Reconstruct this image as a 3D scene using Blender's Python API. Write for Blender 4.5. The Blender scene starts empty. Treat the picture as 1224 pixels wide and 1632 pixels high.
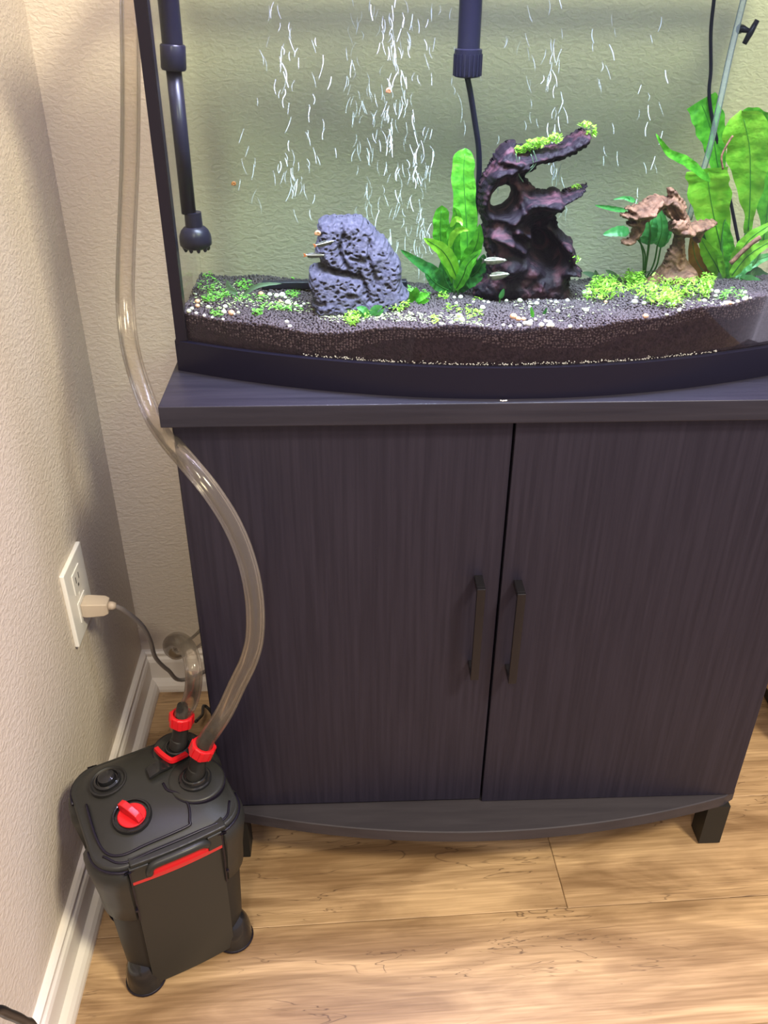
import bpy, bmesh, math, random
import numpy as np
from mathutils import Vector, Matrix, noise
random.seed(7); rng = np.random.default_rng(7)
sc = bpy.context.scene
# ------------------------------------------------------------------ camera
CAM = Vector((0.39254679, -1.26444366, 1.14949258)); FPX = 1405.16
YAW, PIT, ROL = 0.0414, 0.5523, 0.0055
Fv = Vector((math.sin(YAW)*math.cos(PIT), math.cos(YAW)*math.cos(PIT), -math.sin(PIT)))
_R = Vector((math.cos(YAW), -math.sin(YAW), 0)); _U = _R.cross(Fv)
Rv = _R*math.cos(ROL)+_U*math.sin(ROL); Uv = -_R*math.sin(ROL)+_U*math.cos(ROL)
cd = bpy.data.cameras.new('camera'); cam = bpy.data.objects.new('camera', cd); sc.collection.objects.link(cam)
cam.matrix_world = Matrix(((Rv.x, Uv.x, -Fv.x, CAM.x), (Rv.y, Uv.y, -Fv.y, CAM.y), (Rv.z, Uv.z, -Fv.z, CAM.z), (0, 0, 0, 1)))
cd.sensor_fit = 'VERTICAL'; cd.sensor_height = 36; cd.lens = FPX/1632*36; cd.clip_start = .02
sc.camera = cam
# ------------------------------------------------------------------ world, lights, exposure
w = bpy.data.worlds.new('world'); sc.world = w; w.use_nodes = True
w.node_tree.nodes['Background'].inputs[0].default_value = (.88, .80, 1.0, 1); w.node_tree.nodes['Background'].inputs[1].default_value = .42
def area(name, loc, target, sx, sy, power, col):
    l = bpy.data.lights.new(name, 'AREA'); l.shape = 'RECTANGLE'; l.size = sx; l.size_y = sy; l.energy = power; l.color = col
    o = bpy.data.objects.new(name, l); sc.collection.objects.link(o); o.location = loc
    o.rotation_euler = (Vector(target)-Vector(loc)).to_track_quat('-Z', 'Y').to_euler(); return o
area('ceiling_lamp_light', (1.75, -1.85, 3.0), (.3, -.3, .4), .42, .42, 58, (1, .90, .64))
area('added_fill_light', (.15, -2.5, 2.8), (.15, 0, .9), .3, .3, 17, (1, .88, .68))  # added warm fill to brighten the back wall, stands for no known lamp
area('aquarium_led_light', (.573, -.30, 1.243), (.573, -.29, .5), .62, .07, 6.2, (.70, .56, 1.0)).data.spread = math.radians(88)
area('aquarium_led_spill', (.573, -.30, 1.242), (.573, -.29, .5), .62, .07, .95, (.54, .36, 1.0))
sc.view_settings.view_transform = 'Standard'; sc.view_settings.look = 'None'; sc.view_settings.gamma = 1; sc.view_settings.use_curve_mapping = False
sc.view_settings.exposure = .95
sc.cycles.transparent_max_bounces = 24; sc.cycles.max_bounces = 10

# ------------------------------------------------------------------ measuring helpers (a photo pixel to a real point on a real plane)
def ray(u, v): return Fv+Rv*((u-612)/FPX)-Uv*((v-816)/FPX)
def PY(u, v, y): d = ray(u, v); return CAM+d*((y-CAM.y)/d.y)
def PZ(u, v, z): d = ray(u, v); return CAM+d*((z-CAM.z)/d.z)
def PX(u, v, x): d = ray(u, v); return CAM+d*((x-CAM.x)/d.x)
# ------------------------------------------------------------------ materials
def mat(name, col, rough=.5, metal=0, spec=.5, bump=None, var=None, sheen=0, coat=0, trans=None, sss=0):
    m = bpy.data.materials.new(name); m.use_nodes = True; nt = m.node_tree; N = nt.nodes; L = nt.links
    b = N['Principled BSDF']; b.inputs['Base Color'].default_value = (*col, 1); b.inputs['Roughness'].default_value = rough
    b.inputs['Metallic'].default_value = metal; b.inputs['Specular IOR Level'].default_value = spec
    if coat: b.inputs['Coat Weight'].default_value = coat
    tc = N.new('ShaderNodeTexCoord')
    if var:   # (scale vec, colour2, detail, lo, hi)
        mp = N.new('ShaderNodeMapping'); mp.inputs['Scale'].default_value = var[0]; L.new(tc.outputs['Object'], mp.inputs[0])
        n = N.new('ShaderNodeTexNoise'); n.inputs['Scale'].default_value = 1; n.inputs['Detail'].default_value = var[2]; L.new(mp.outputs[0], n.inputs[0])
        r = N.new('ShaderNodeValToRGB'); r.color_ramp.elements[0].position = var[3]; r.color_ramp.elements[1].position = var[4]
        r.color_ramp.elements[0].color = (*col, 1); r.color_ramp.elements[1].color = (*var[1], 1)
        L.new(n.outputs[0], r.inputs[0]); L.new(r.outputs[0], b.inputs['Base Color'])
    if bump:  # (scale vec, strength, distance, detail)
        mp = N.new('ShaderNodeMapping'); mp.inputs['Scale'].default_value = bump[0]; L.new(tc.outputs['Object'], mp.inputs[0])
        n = N.new('ShaderNodeTexNoise'); n.inputs['Scale'].default_value = 1; n.inputs['Detail'].default_value = bump[3]; L.new(mp.outputs[0], n.inputs[0])
        bp = N.new('ShaderNodeBump'); bp.inputs['Strength'].default_value = bump[1]; bp.inputs['Distance'].default_value = bump[2]
        L.new(n.outputs[0], bp.inputs['Height']); L.new(bp.outputs[0], b.inputs['Normal'])
    if trans is not None:
        t = N.new('ShaderNodeBsdfTranslucent'); mx = N.new('ShaderNodeMixShader'); mx.inputs[0].default_value = trans
        src = b.inputs['Base Color'].links[0].from_socket if b.inputs['Base Color'].links else None
        if src: L.new(src, t.inputs[0])
        else: t.inputs[0].default_value = (*col, 1)
        L.new(b.outputs[0], mx.inputs[1]); L.new(t.outputs[0], mx.inputs[2]); L.new(mx.outputs[0], N['Material Output'].inputs[0])
    return m
def clear(name, tint, rough=.02, ior=1.45, edge=None, refl=1.0, haze=None):
    """thin clear sheet or tube wall: straight-through light plus a Fresnel reflection"""
    m = bpy.data.materials.new(name); m.use_nodes = True; nt = m.node_tree; N = nt.nodes; L = nt.links; N.remove(N['Principled BSDF'])
    t = N.new('ShaderNodeBsdfTransparent'); t.inputs[0].default_value = (*tint, 1)
    g = N.new('ShaderNodeBsdfGlossy'); g.inputs['Roughness'].default_value = rough
    fr = N.new('ShaderNodeFresnel'); fr.inputs[0].default_value = ior
    mu = N.new('ShaderNodeMath'); mu.operation = 'MULTIPLY'; mu.inputs[1].default_value = refl; L.new(fr.outputs[0], mu.inputs[0])
    mx = N.new('ShaderNodeMixShader'); L.new(mu.outputs[0], mx.inputs[0]); L.new(t.outputs[0], mx.inputs[1]); L.new(g.outputs[0], mx.inputs[2])
    if edge:
        lw = N.new('ShaderNodeLayerWeight'); lw.inputs[0].default_value = .35
        mc = N.new('ShaderNodeMixRGB'); mc.inputs[1].default_value = (*tint, 1); mc.inputs[2].default_value = (*edge, 1)
        L.new(lw.outputs['Facing'], mc.inputs[0]); L.new(mc.outputs[0], t.inputs[0])
    if haze:
        d = N.new('ShaderNodeBsdfDiffuse'); d.inputs[0].default_value = (*haze[1], 1); m2 = N.new('ShaderNodeMixShader'); m2.inputs[0].default_value = haze[0]
        L.new(mx.outputs[0], m2.inputs[1]); L.new(d.outputs[0], m2.inputs[2]); mx = m2
    L.new(mx.outputs[0], N['Material Output'].inputs[0]); return m
def wall_mat():
    m = bpy.data.materials.new('wall_paint'); m.use_nodes = True; nt = m.node_tree; N = nt.nodes; L = nt.links; b = N['Principled BSDF']
    b.inputs['Base Color'].default_value = (.63, .555, .46, 1); b.inputs['Roughness'].default_value = .62; b.inputs['Specular IOR Level'].default_value = .3
    tc = N.new('ShaderNodeTexCoord'); mp = N.new('ShaderNodeMapping'); mp.inputs['Scale'].default_value = (120, 120, 200); L.new(tc.outputs['Object'], mp.inputs[0])
    n = N.new('ShaderNodeTexNoise'); n.inputs['Scale'].default_value = 1; n.inputs['Detail'].default_value = 3; n.inputs['Distortion'].default_value = .6; L.new(mp.outputs[0], n.inputs[0])
    r = N.new('ShaderNodeValToRGB'); r.color_ramp.elements[0].position = .36; r.color_ramp.elements[1].position = .68; L.new(n.outputs[0], r.inputs[0])
    bp = N.new('ShaderNodeBump'); bp.inputs['Strength'].default_value = .32; bp.inputs['Distance'].default_value = .0024
    L.new(r.outputs[0], bp.inputs['Height']); L.new(bp.outputs[0], b.inputs['Normal']); return m
def plank_mat():
    m = bpy.data.materials.new('oak_vinyl'); m.use_nodes = True; nt = m.node_tree; N = nt.nodes; L = nt.links; b = N['Principled BSDF']
    b.inputs['Roughness'].default_value = .42; b.inputs['Specular IOR Level'].default_value = .35
    tc = N.new('ShaderNodeTexCoord'); oi = N.new('ShaderNodeObjectInfo')
    ad = N.new('ShaderNodeVectorMath'); ad.operation = 'ADD'; mul = N.new('ShaderNodeVectorMath'); mul.operation = 'SCALE'
    cb = N.new('ShaderNodeCombineXYZ'); L.new(oi.outputs['Random'], cb.inputs[0]); L.new(oi.outputs['Random'], cb.inputs[1]); mul.inputs['Scale'].default_value = 37
    L.new(cb.outputs[0], mul.inputs[0]); L.new(tc.outputs['Object'], ad.inputs[0]); L.new(mul.outputs[0], ad.inputs[1])
    def nz(scale, det, dist, lo, hi, c0=(0, 0, 0), c1=(1, 1, 1)):
        mp = N.new('ShaderNodeMapping'); mp.inputs['Scale'].default_value = scale; L.new(ad.outputs[0], mp.inputs[0])
        n = N.new('ShaderNodeTexNoise'); n.inputs['Scale'].default_value = 1; n.inputs['Detail'].default_value = det; n.inputs['Distortion'].default_value = dist; L.new(mp.outputs[0], n.inputs[0])
        r = N.new('ShaderNodeValToRGB'); r.color_ramp.elements[0].position = lo; r.color_ramp.elements[1].position = hi
        r.color_ramp.elements[0].color = (*c0, 1); r.color_ramp.elements[1].color = (*c1, 1); L.new(n.outputs[0], r.inputs[0]); return r
    broad = nz((3.2, 15, 1), 5, 1.2, .34, .66, (.25, .15, .075), (.60, .405, .225))
    fine = nz((9, 260, 1), 3, .3, .35, .65, (.74, .72, .68), (1, 1, 1))
    crack = nz((2.4, 20, 1), 3, 2.2, .494, .509)       # thin contour lines of the grain
    crack.color_ramp.elements.new(.5015).color = (1, 1, 1, 1)
    crack.color_ramp.elements[0].color = (0, 0, 0, 1); crack.color_ramp.elements[2].color = (0, 0, 0, 1)
    gate = nz((3, 9, 1), 2, .5, .44, .54)
    mx = N.new('ShaderNodeMixRGB'); mx.blend_type = 'MULTIPLY'; mx.inputs[0].default_value = 1; L.new(broad.outputs[0], mx.inputs[1]); L.new(fine.outputs[0], mx.inputs[2])
    mm = N.new('ShaderNodeMath'); mm.operation = 'MULTIPLY'; L.new(crack.outputs[0], mm.inputs[0]); L.new(gate.outputs[0], mm.inputs[1])
    m2 = N.new('ShaderNodeMixRGB'); L.new(mm.outputs[0], m2.inputs[0]); L.new(mx.outputs[0], m2.inputs[1]); m2.inputs[2].default_value = (.09, .05, .028, 1)
    vo = N.new('ShaderNodeTexVoronoi'); vo.inputs['Scale'].default_value = 1; mp = N.new('ShaderNodeMapping'); mp.inputs['Scale'].default_value = (4.2, 7.5, 1); L.new(ad.outputs[0], mp.inputs[0]); L.new(mp.outputs[0], vo.inputs[0])
    kr = N.new('ShaderNodeValToRGB'); kr.color_ramp.elements[0].position = .02; kr.color_ramp.elements[0].color = (.95, .95, .95, 1); kr.color_ramp.elements[1].position = .13; kr.color_ramp.elements[1].color = (0, 0, 0, 1); L.new(vo.outputs['Distance'], kr.inputs[0])
    m3 = N.new('ShaderNodeMixRGB'); L.new(kr.outputs[0], m3.inputs[0]); L.new(m2.outputs[0], m3.inputs[1]); m3.inputs[2].default_value = (.20, .115, .06, 1)
    hs = N.new('ShaderNodeHueSaturation'); vr = N.new('ShaderNodeMapRange'); vr.inputs['To Min'].default_value = .86; vr.inputs['To Max'].default_value = 1.1
    L.new(oi.outputs['Random'], vr.inputs[0]); L.new(vr.outputs[0], hs.inputs['Value']); L.new(m3.outputs[0], hs.inputs['Color']); L.new(hs.outputs[0], b.inputs['Base Color'])
    bp = N.new('ShaderNodeBump'); bp.inputs['Strength'].default_value = .15; bp.inputs['Distance'].default_value = .001; L.new(fine.outputs[0], bp.inputs['Height']); L.new(bp.outputs[0], b.inputs['Normal'])
    return m
def dark_wood(name, c0, c1, sc_, rough=.42):
    m = mat(name, c0, rough, 0, .28, bump=(tuple(s*1.6 for s in sc_), .22, .0008, 4), var=(sc_, c1, 5, .35, .7)); return m
M = {}
M['wall'] = wall_mat(); M['plank'] = plank_mat()
M['trim'] = mat('trim_paint', (.74, .69, .62), .35)
M['door'] = dark_wood('dark_laminate_vertical', (.0150, .0130, .0245), (.0230, .0198, .0345), (190, 60, 6), .45)
M['slab'] = dark_wood('dark_laminate_horizontal', (.019, .018, .029), (.030, .028, .042), (6, 120, 120), .38)
M['shelf'] = dark_wood('dark_laminate_shelf', (.034, .030, .037), (.045, .040, .048), (8, 90, 90), .45)
M['handle'] = mat('handle_metal', (.014, .013, .017), .24, .3)
M['rim'] = mat('rim_plastic', (.009, .008, .019), .36, spec=.22)
M['seal'] = mat('black_silicone', (.008, .006, .013), .35, spec=.3)
M['glass'] = clear('tank_glass', (.988, .996, .990), .01, 1.35, refl=.4)
M['blackp'] = mat('black_plastic', (.020, .020, .018), .40, spec=.36, bump=((900, 900, 900), .08, .0003, 1))
M['blackm'] = mat('black_plastic_matte', (.015, .0145, .0135), .5, spec=.3, bump=((900, 900, 900), .1, .0003, 1))
M['blackg'] = mat('black_plastic_gloss', (.012, .012, .013), .16)
M['red'] = mat('red_plastic', (.56, .008, .014), .32)
M['redd'] = mat('dark_red_plastic', (.48, .022, .024), .4)
M['tube'] = clear('clear_vinyl', (.93, .91, .88), .10, 1.4, edge=(.84, .80, .75), refl=.7, haze=(.05, (.62, .55, .46)))
M['tubein'] = clear('clear_vinyl_inner', (.97, .96, .94), .10, 1.3, edge=(.92, .90, .87), refl=.6, haze=(.015, (.62, .55, .46)))
M['whitep'] = mat('white_plastic', (.80, .78, .72), .3)
M['slot'] = mat('slot_dark', (.05, .045, .04), .6)
M['plug'] = mat('plug_beige', (.52, .43, .33), .45)
M['cord'] = mat('cord_grey', (.26, .23, .21), .45)
M['cable'] = mat('cable_black', (.012, .012, .013), .4)
M['underw'] = mat('submerged_plastic', (.010, .009, .021), .32, spec=.3)
M['soil'] = mat('soil_granules', (.040, .024, .032), .75, var=((300, 300, 300), (.085, .056, .068), 1, .4, .65))
M['soilb'] = mat('soil_packed', (.013, .008, .015), .8, spec=.15, bump=((500, 500, 500), .6, .002, 2), var=((350, 350, 350), (.027, .017, .026), 2, .4, .6))
M['rock'] = mat('lava_rock', (.050, .044, .075), .85, spec=.15, bump=((420, 420, 420), .6, .002, 4), var=((190, 190, 190), (.105, .092, .135), 6, .38, .75))
M['wooddk'] = mat('driftwood_dark', (.008, .003, .009), .65, spec=.2, bump=((120, 300, 90), .7, .003, 5), var=((45, 90, 45), (.13, .045, .065), 6, .50, .80))
M['woodrd'] = mat('driftwood_red', (.10, .036, .024), .7, bump=((140, 300, 140), .8, .003, 5), var=((70, 110, 110), (.36, .16, .11), 5, .35, .72))
M['leaf'] = mat('leaf_bright', (.06, .29, .02), .38, bump=((170, 170, 170), .5, .002, 2), var=((110, 110, 110), (.16, .55, .04), 3, .35, .7), trans=.3)
M['leafd'] = mat('leaf_dark', (.02, .13, .03), .4, bump=((170, 170, 170), .5, .002, 2), var=((110, 110, 110), (.05, .22, .035), 3, .35, .7), trans=.3)
M['leafy'] = mat('leaf_yellowgreen', (.16, .46, .025), .38, bump=((170, 170, 170), .5, .002, 2), var=((90, 90, 90), (.30, .62, .05), 3, .35, .7), trans=.35)
M['leafm'] = mat('leaf_bluegreen', (.07, .32, .09), .38, bump=((170, 170, 170), .5, .002, 2), var=((110, 110, 110), (.13, .42, .12), 3, .35, .7), trans=.3)
M['leafo'] = mat('leaf_orange', (.30, .12, .015), .45, var=((80, 80, 80), (.42, .19, .03), 3, .35, .7), trans=.4)
M['leafp'] = mat('leaf_pale', (.22, .32, .22), .3, trans=.6)
M['rib'] = mat('leaf_rib', (.035, .20, .02), .45)
M['stem'] = mat('stem_green', (.05, .17, .03), .45)
M['carpet'] = mat('carpet_leaf', (.20, .44, .03), .45, var=((200, 200, 200), (.42, .72, .09), 2, .35, .65), trans=.4)
M['carpet2'] = mat('carpet_leaf_green', (.12, .42, .05), .45, var=((200, 200, 200), (.28, .62, .10), 2, .35, .65), trans=.4)
M['bits'] = mat('leaf_bits', (.34, .42, .16), .5, var=((150, 150, 150), (.62, .70, .36), 2, .35, .65))
M['peb'] = mat('pebble_white', (.66, .62, .58), .5, var=((220, 220, 220), (.86, .84, .80), 2, .4, .6))
M['pebg'] = mat('pebble_greenish', (.42, .44, .32), .55, var=((220, 220, 220), (.62, .64, .48), 2, .4, .6))
M['pebo'] = mat('pebble_orange', (.58, .25, .14), .5, var=((220, 220, 220), (.74, .42, .27), 2, .4, .6))
M['fish'] = mat('fish_skin', (.10, .105, .085), .3, var=((300, 300, 300), (.17, .17, .14), 2, .4, .6))
M['fishd'] = mat('fish_skin_dark', (.05, .06, .055), .3)
M['stripe'] = mat('fish_stripe', (.92, .95, .88), .25)
M['fin'] = mat('fish_fin', (.14, .14, .12), .4, trans=.5)
M['fintip'] = mat('fish_orange', (.55, .18, .06), .4)
M['bubble'] = mat('bubble_shine', (.86, .86, 1.0), .12, 0, .9)
M['tan'] = mat('tan_wood', (.48, .30, .15), .5, var=((8, 80, 80), (.60, .40, .22), 4, .3, .7))
M['led'] = mat('lamp_housing', (.02, .02, .022), .4)
mw = bpy.data.materials.new('tank_water'); mw.use_nodes = True; N = mw.node_tree.nodes; N.remove(N['Principled BSDF'])
t = N.new('ShaderNodeBsdfTransparent'); mw.node_tree.links.new(t.outputs[0], N['Material Output'].inputs[0])
va = N.new('ShaderNodeVolumeAbsorption'); va.inputs[0].default_value = (.52, .77, .56, 1); va.inputs[1].default_value = 3.8
mw.node_tree.links.new(va.outputs[0], N['Material Output'].inputs[1]); M['water'] = mw

# ------------------------------------------------------------------ mesh helpers
class MB:
    def __init__(s): s.v = []; s.f = []
    def add(s, vs, fs):
        o = len(s.v); s.v += [tuple(v) for v in vs]; s.f += [tuple(i+o for i in f) for f in fs]; return s
    def box(s, a, b, m=None):
        x0, y0, z0 = a; x1, y1, z1 = b
        vs = [Vector(p) for p in ((x0, y0, z0), (x1, y0, z0), (x1, y1, z0), (x0, y1, z0), (x0, y0, z1), (x1, y0, z1), (x1, y1, z1), (x0, y1, z1))]
        if m: vs = [m @ v for v in vs]
        return s.add(vs, [(0, 3, 2, 1), (4, 5, 6, 7), (0, 1, 5, 4), (1, 2, 6, 5), (2, 3, 7, 6), (3, 0, 4, 7)])
    def loft(s, loops, cap=True, closed=True):
        n = len(loops[0]); vs = [p for l in loops for p in l]; fs = []
        for k in range(len(loops)-1):
            for i in range(n if closed else n-1):
                j = (i+1) % n; fs.append((k*n+i, k*n+j, (k+1)*n+j, (k+1)*n+i))
        if cap: fs.append(tuple(range(n-1, -1, -1))); fs.append(tuple((len(loops)-1)*n+i for i in range(n)))
        return s.add(vs, fs)
    def tube(s, pts, r, n=10, cap=True):
        pts = [Vector(p) for p in pts]; rs = r if isinstance(r, (list, tuple)) else [r]*len(pts)
        T = [(pts[min(i+1, len(pts)-1)]-pts[max(i-1, 0)]).normalized() for i in range(len(pts))]
        a = Vector((0, 0, 1)) if abs(T[0].z) < .9 else Vector((1, 0, 0)); u = T[0].cross(a).normalized(); loops = []
        for i, p in enumerate(pts):
            u = (u-T[i]*u.dot(T[i])).normalized(); w_ = T[i].cross(u)
            loops.append([p+(u*math.cos(2*math.pi*k/n)+w_*math.sin(2*math.pi*k/n))*rs[i] for k in range(n)])
        return s.loft(loops, cap)
    def lathe(s, prof, c=(0, 0, 0), n=28, m=None):
        loops = [[Vector((r*math.cos(2*math.pi*k/n), r*math.sin(2*math.pi*k/n), z)) for k in range(n)] for r, z in prof]
        if m: loops = [[m @ p for p in l] for l in loops]
        else: loops = [[p+Vector(c) for p in l] for l in loops]
        return s.loft(loops)
    def ell(s, c, r, n=14, k=8, m=None):
        rx, ry, rz = r if isinstance(r, (tuple, list)) else (r, r, r); loops = []
        for i in range(k+1):
            t_ = math.pi*(i+.001)/(k+.002); 
            loops.append([Vector((rx*math.sin(t_)*math.cos(2*math.pi*j/n), ry*math.sin(t_)*math.sin(2*math.pi*j/n), -rz*math.cos(t_))) for j in range(n)])
        if m: loops = [[m @ p for p in l] for l in loops]
        return s.loft([[p+Vector(c) for p in l] for l in loops])
def crm(pts, n=8):
    pts = [Vector(p) for p in pts]; q = [pts[0]*2-pts[1]]+pts+[pts[-1]*2-pts[-2]]; out = []
    for i in range(1, len(q)-2):
        for k in range(n):
            t_ = k/n; a, b, c, d = q[i-1], q[i], q[i+1], q[i+2]
            out.append(.5*((2*b)+(c-a)*t_+(2*a-5*b+4*c-d)*t_*t_+(3*b-a-3*c+d)*t_**3))
    out.append(q[-2]); return out
def fin(o, parent=None, label=None, cat=None, group=None, kind=None):
    sc.collection.objects.link(o)
    if parent: o.parent = parent
    for k, v in (('label', label), ('category', cat), ('group', group), ('kind', kind)):
        if v: o[k] = v
    return o
def ob(name, mb, m, parent=None, smooth=False, bevel=0, keep=False, label=None, cat=None, group=None, kind=None, loc=None, auto=None, origin=None):
    me = bpy.data.meshes.new(name)
    vs = mb.v
    if origin is not None: vs = [tuple(Vector(v)-Vector(origin)) for v in vs]
    me.from_pydata(vs, [], mb.f); me.validate(); me.materials.append(M[m] if isinstance(m, str) else m)
    bm = bmesh.new(); bm.from_mesh(me)
    if smooth or bevel: bmesh.ops.remove_doubles(bm, verts=bm.verts, dist=1e-6)
    if not keep: bmesh.ops.recalc_face_normals(bm, faces=bm.faces)
    if bevel: bmesh.ops.bevel(bm, geom=list(bm.edges), offset=bevel, segments=3, affect='EDGES', profile=.7)
    if auto:
        for e in bm.edges:
            if len(e.link_faces) == 2 and e.calc_face_angle(0) > auto: e.smooth = False
    bm.to_mesh(me); bm.free()
    if smooth or bevel:
        for p in me.polygons: p.use_smooth = True
    o = bpy.data.objects.new(name, me)
    if origin is not None: o.location = origin
    return fin(o, parent, label, cat, group, kind)
def empty(name, loc, label, cat, group=None, rz=0):
    o = bpy.data.objects.new(name, None); o.location = loc; o.rotation_euler = (0, 0, rz); o.empty_display_size = .02
    return fin(o, None, label, cat, group)
class Root:   # keeps children given in world coordinates in place under an Empty standing elsewhere
    pass
def W(root, name, mb, m, **k):
    """part whose mesh is given in world coordinates"""
    parent = k.pop('parent', None)
    base = root.location
    o = ob(name, mb, m, parent or root, origin=None, **k)
    if parent is None: o.location = -Vector(base)
    return o
def pxleaf(name, root, m, pts, width, y0, y1=None, fold=.25, wave=.08, n=14, tip=.02, shape=None, parent=None, seed=0, twist=0):
    """a leaf whose spine passes through photographed points at real depths y0..y1; width in photo pixels"""
    y1 = y0 if y1 is None else y1; k = len(pts)
    sp = crm([PY(u, v, y0+(y1-y0)*i/(k-1)) for i, (u, v) in enumerate(pts)], 8); n = len(sp)
    wd = width/FPX*((sp[n//2]-CAM).dot(Fv))/2; mb = MB(); vs = []; fs = []; R = random.Random(seed+int(pts[0][0]*7+pts[-1][1]))
    ph = R.random()*6
    for i, p in enumerate(sp):
        t_ = i/(n-1); T = (sp[min(i+1, n-1)]-sp[max(i-1, 0)]).normalized()
        view = (p-CAM).normalized(); side = T.cross(view).normalized(); nor = side.cross(T).normalized()
        ang = twist+.25*math.sin(ph+t_*2); side, nor = side*math.cos(ang)+nor*math.sin(ang), nor*math.cos(ang)-side*math.sin(ang)
        prof = (math.sin(math.pi*min(1, max(0, t_))**(.75))**.62) if shape is None else shape(t_)
        ww = wd*max(tip, prof)
        for a in (-1, -.5, 0, .5, 1):
            wob = wave*wd*(abs(a)**2)*math.sin(ph+t_*24+a*2)
            vs.append(p+side*ww*a*(1+.06*math.sin(t_*31+a*5+ph)) + nor*((.10 if width < 36 else .035)*ww*math.sin(i*1.9+abs(a)*3) if abs(a) == .5 else 0) - nor*(fold*ww*abs(a)) + nor*(wob + .12*wd*(1 if a else 0)*0))
    for i in range(n-1):
        for j in range(4): fs.append((i*5+j, i*5+j+1, (i+1)*5+j+1, (i+1)*5+j))
    mb.add(vs, fs)
    lf = W(root, name, mb, m, smooth=True, **({'parent': parent} if parent else {}))
    if width >= 20 and parent is None:
        mid = []
        for i in range(1, n-2): mid.append(Vector(vs[i*5+2])-(sp[i]-CAM).normalized()*.0005)
        W(root, 'midrib', MB().tube(mid, [.00075*(1-.6*i/len(mid)) for i in range(len(mid))], 5), 'rib', smooth=True, parent=lf)
    return lf
def pxstem(root, m, pts, r, y0, y1=None, name='stem'):
    y1 = y0 if y1 is None else y1; k = len(pts)
    return W(root, name, MB().tube(crm([PY(u, v, y0+(y1-y0)*i/(k-1)) for i, (u, v) in enumerate(pts)], 5), r, 6), m, smooth=True)
def sdist(px, pz, poly):
    d = np.full(px.shape, 1e9); inside = np.zeros(px.shape, bool); nx = np.zeros(px.shape); nz_ = np.zeros(px.shape); n = len(poly)
    for i in range(n):
        ax, az = poly[i]; bx, bz = poly[(i+1) % n]; ex, ez = bx-ax, bz-az
        t_ = np.clip(((px-ax)*ex+(pz-az)*ez)/(ex*ex+ez*ez+1e-18), 0, 1); qx = ax+t_*ex; qz = az+t_*ez
        dd = np.hypot(px-qx, pz-qz); mk = dd < d; d = np.where(mk, dd, d); nx = np.where(mk, qx, nx); nz_ = np.where(mk, qz, nz_)
        c = ((az > pz) != (bz > pz)); xi = ax+(pz-az)/np.where(abs(ez) < 1e-12, 1e-12, ez)*ex; inside ^= (c & (px < xi))
    return np.where(inside, d, -d), nx, nz_
def inflate(polys, y, thick, R, h=.0016, feats=(), amp=.004, nscale=45, holes=(), seed=3, jag=.0012, lean=0):
    """solid body with the outline of the thing, real thickness, dents, ridges and rough skin. outlines in photo pixels on the plane y"""
    toP = lambda pl: [((p := PY(u, v, y)).x, p.z) for u, v in pl]
    poly = toP(polys); hs = [toP(q) for q in holes]
    xs = [p[0] for p in poly]; zs = [p[1] for p in poly]
    gx, gz = np.meshgrid(np.arange(min(xs)-2*h, max(xs)+2*h, h), np.arange(min(zs)-2*h, max(zs)+2*h, h), indexing='ij')
    jx = gx+jag*np.sin(gz*900+np.sin(gx*700)*2); jz = gz+jag*np.sin(gx*800+np.sin(gz*600)*2)
    s, nx, nz_ = sdist(jx, jz, poly)
    nx = nx-(jx-gx); nz_ = nz_-(jz-gz)
    for q in hs:
        s2, mx_, mz_ = sdist(gx, gz, q); s2 = -s2; mk = s2 < s; s = np.where(mk, s2, s); nx = np.where(mk, mx_, nx); nz_ = np.where(mk, mz_, nz_)
    inner = s > 0; snap = (s <= 0) & (s > -h*1.45); use = inner | snap
    X = np.where(snap, nx, gx); Z = np.where(snap, nz_, gz); D = np.where(inner, s, 0)
    t_ = np.clip(D/R, 0, 1); T = thick/2*np.sqrt(1-(1-t_)**2)
    fr = np.zeros_like(T)
    for (u1, v1, u2, v2, wd, a) in feats:
        A = PY(u1, v1, y); B = PY(u2, v2, y); ex, ez = B.x-A.x, B.z-A.z
        q = np.clip(((gx-A.x)*ex+(gz-A.z)*ez)/(ex*ex+ez*ez+1e-12), 0, 1); dd = np.hypot(gx-A.x-q*ex, gz-A.z-q*ez); ww = wd/FPX*1.0
        fr += a*np.exp(-(dd/ww)**2)
    idx = -np.ones(s.shape, int); vs = []; 
    it = np.argwhere(use)
    F_, B_ = {}, {}
    for i, j in it:
        x_, z_ = X[i, j], Z[i, j]; k = min(1, D[i, j]/.004)
        nf = noise.fractal(Vector((x_*nscale, seed, z_*nscale)), .9, 2.1, 5)*amp*k; nb = noise.fractal(Vector((x_*nscale, seed+9, z_*nscale)), .9, 2.1, 4)*amp*k
        yf = -T[i, j]-fr[i, j]*k-nf; yb = T[i, j]+nb
        yf = min(yf, yb-.002*k)
        F_[i, j] = len(vs); vs.append((x_, y+yf, z_))
        if snap[i, j]: B_[i, j] = F_[i, j]
        else: B_[i, j] = len(vs); vs.append((x_, y+yb, z_))
    fs = []
    for i, j in it:
        q = [(i, j), (i+1, j), (i+1, j+1), (i, j+1)]
        if all(k in F_ for k in q) and any(inner[k] for k in q):
            fs.append(tuple(F_[k] for k in q)); fs.append(tuple(B_[k] for k in reversed(q)))
    if lean:   # the body leans back towards its top
        z0 = min(zs); out = []
        for x_, y_, z_ in vs:
            dy = lean*(z_-z0); k = (y_+dy-CAM.y)/(y_-CAM.y); out.append((CAM.x+(x_-CAM.x)*k, y_+dy, CAM.z+(z_-CAM.z)*k))
        vs = out
    return MB().add(vs, fs)

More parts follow.
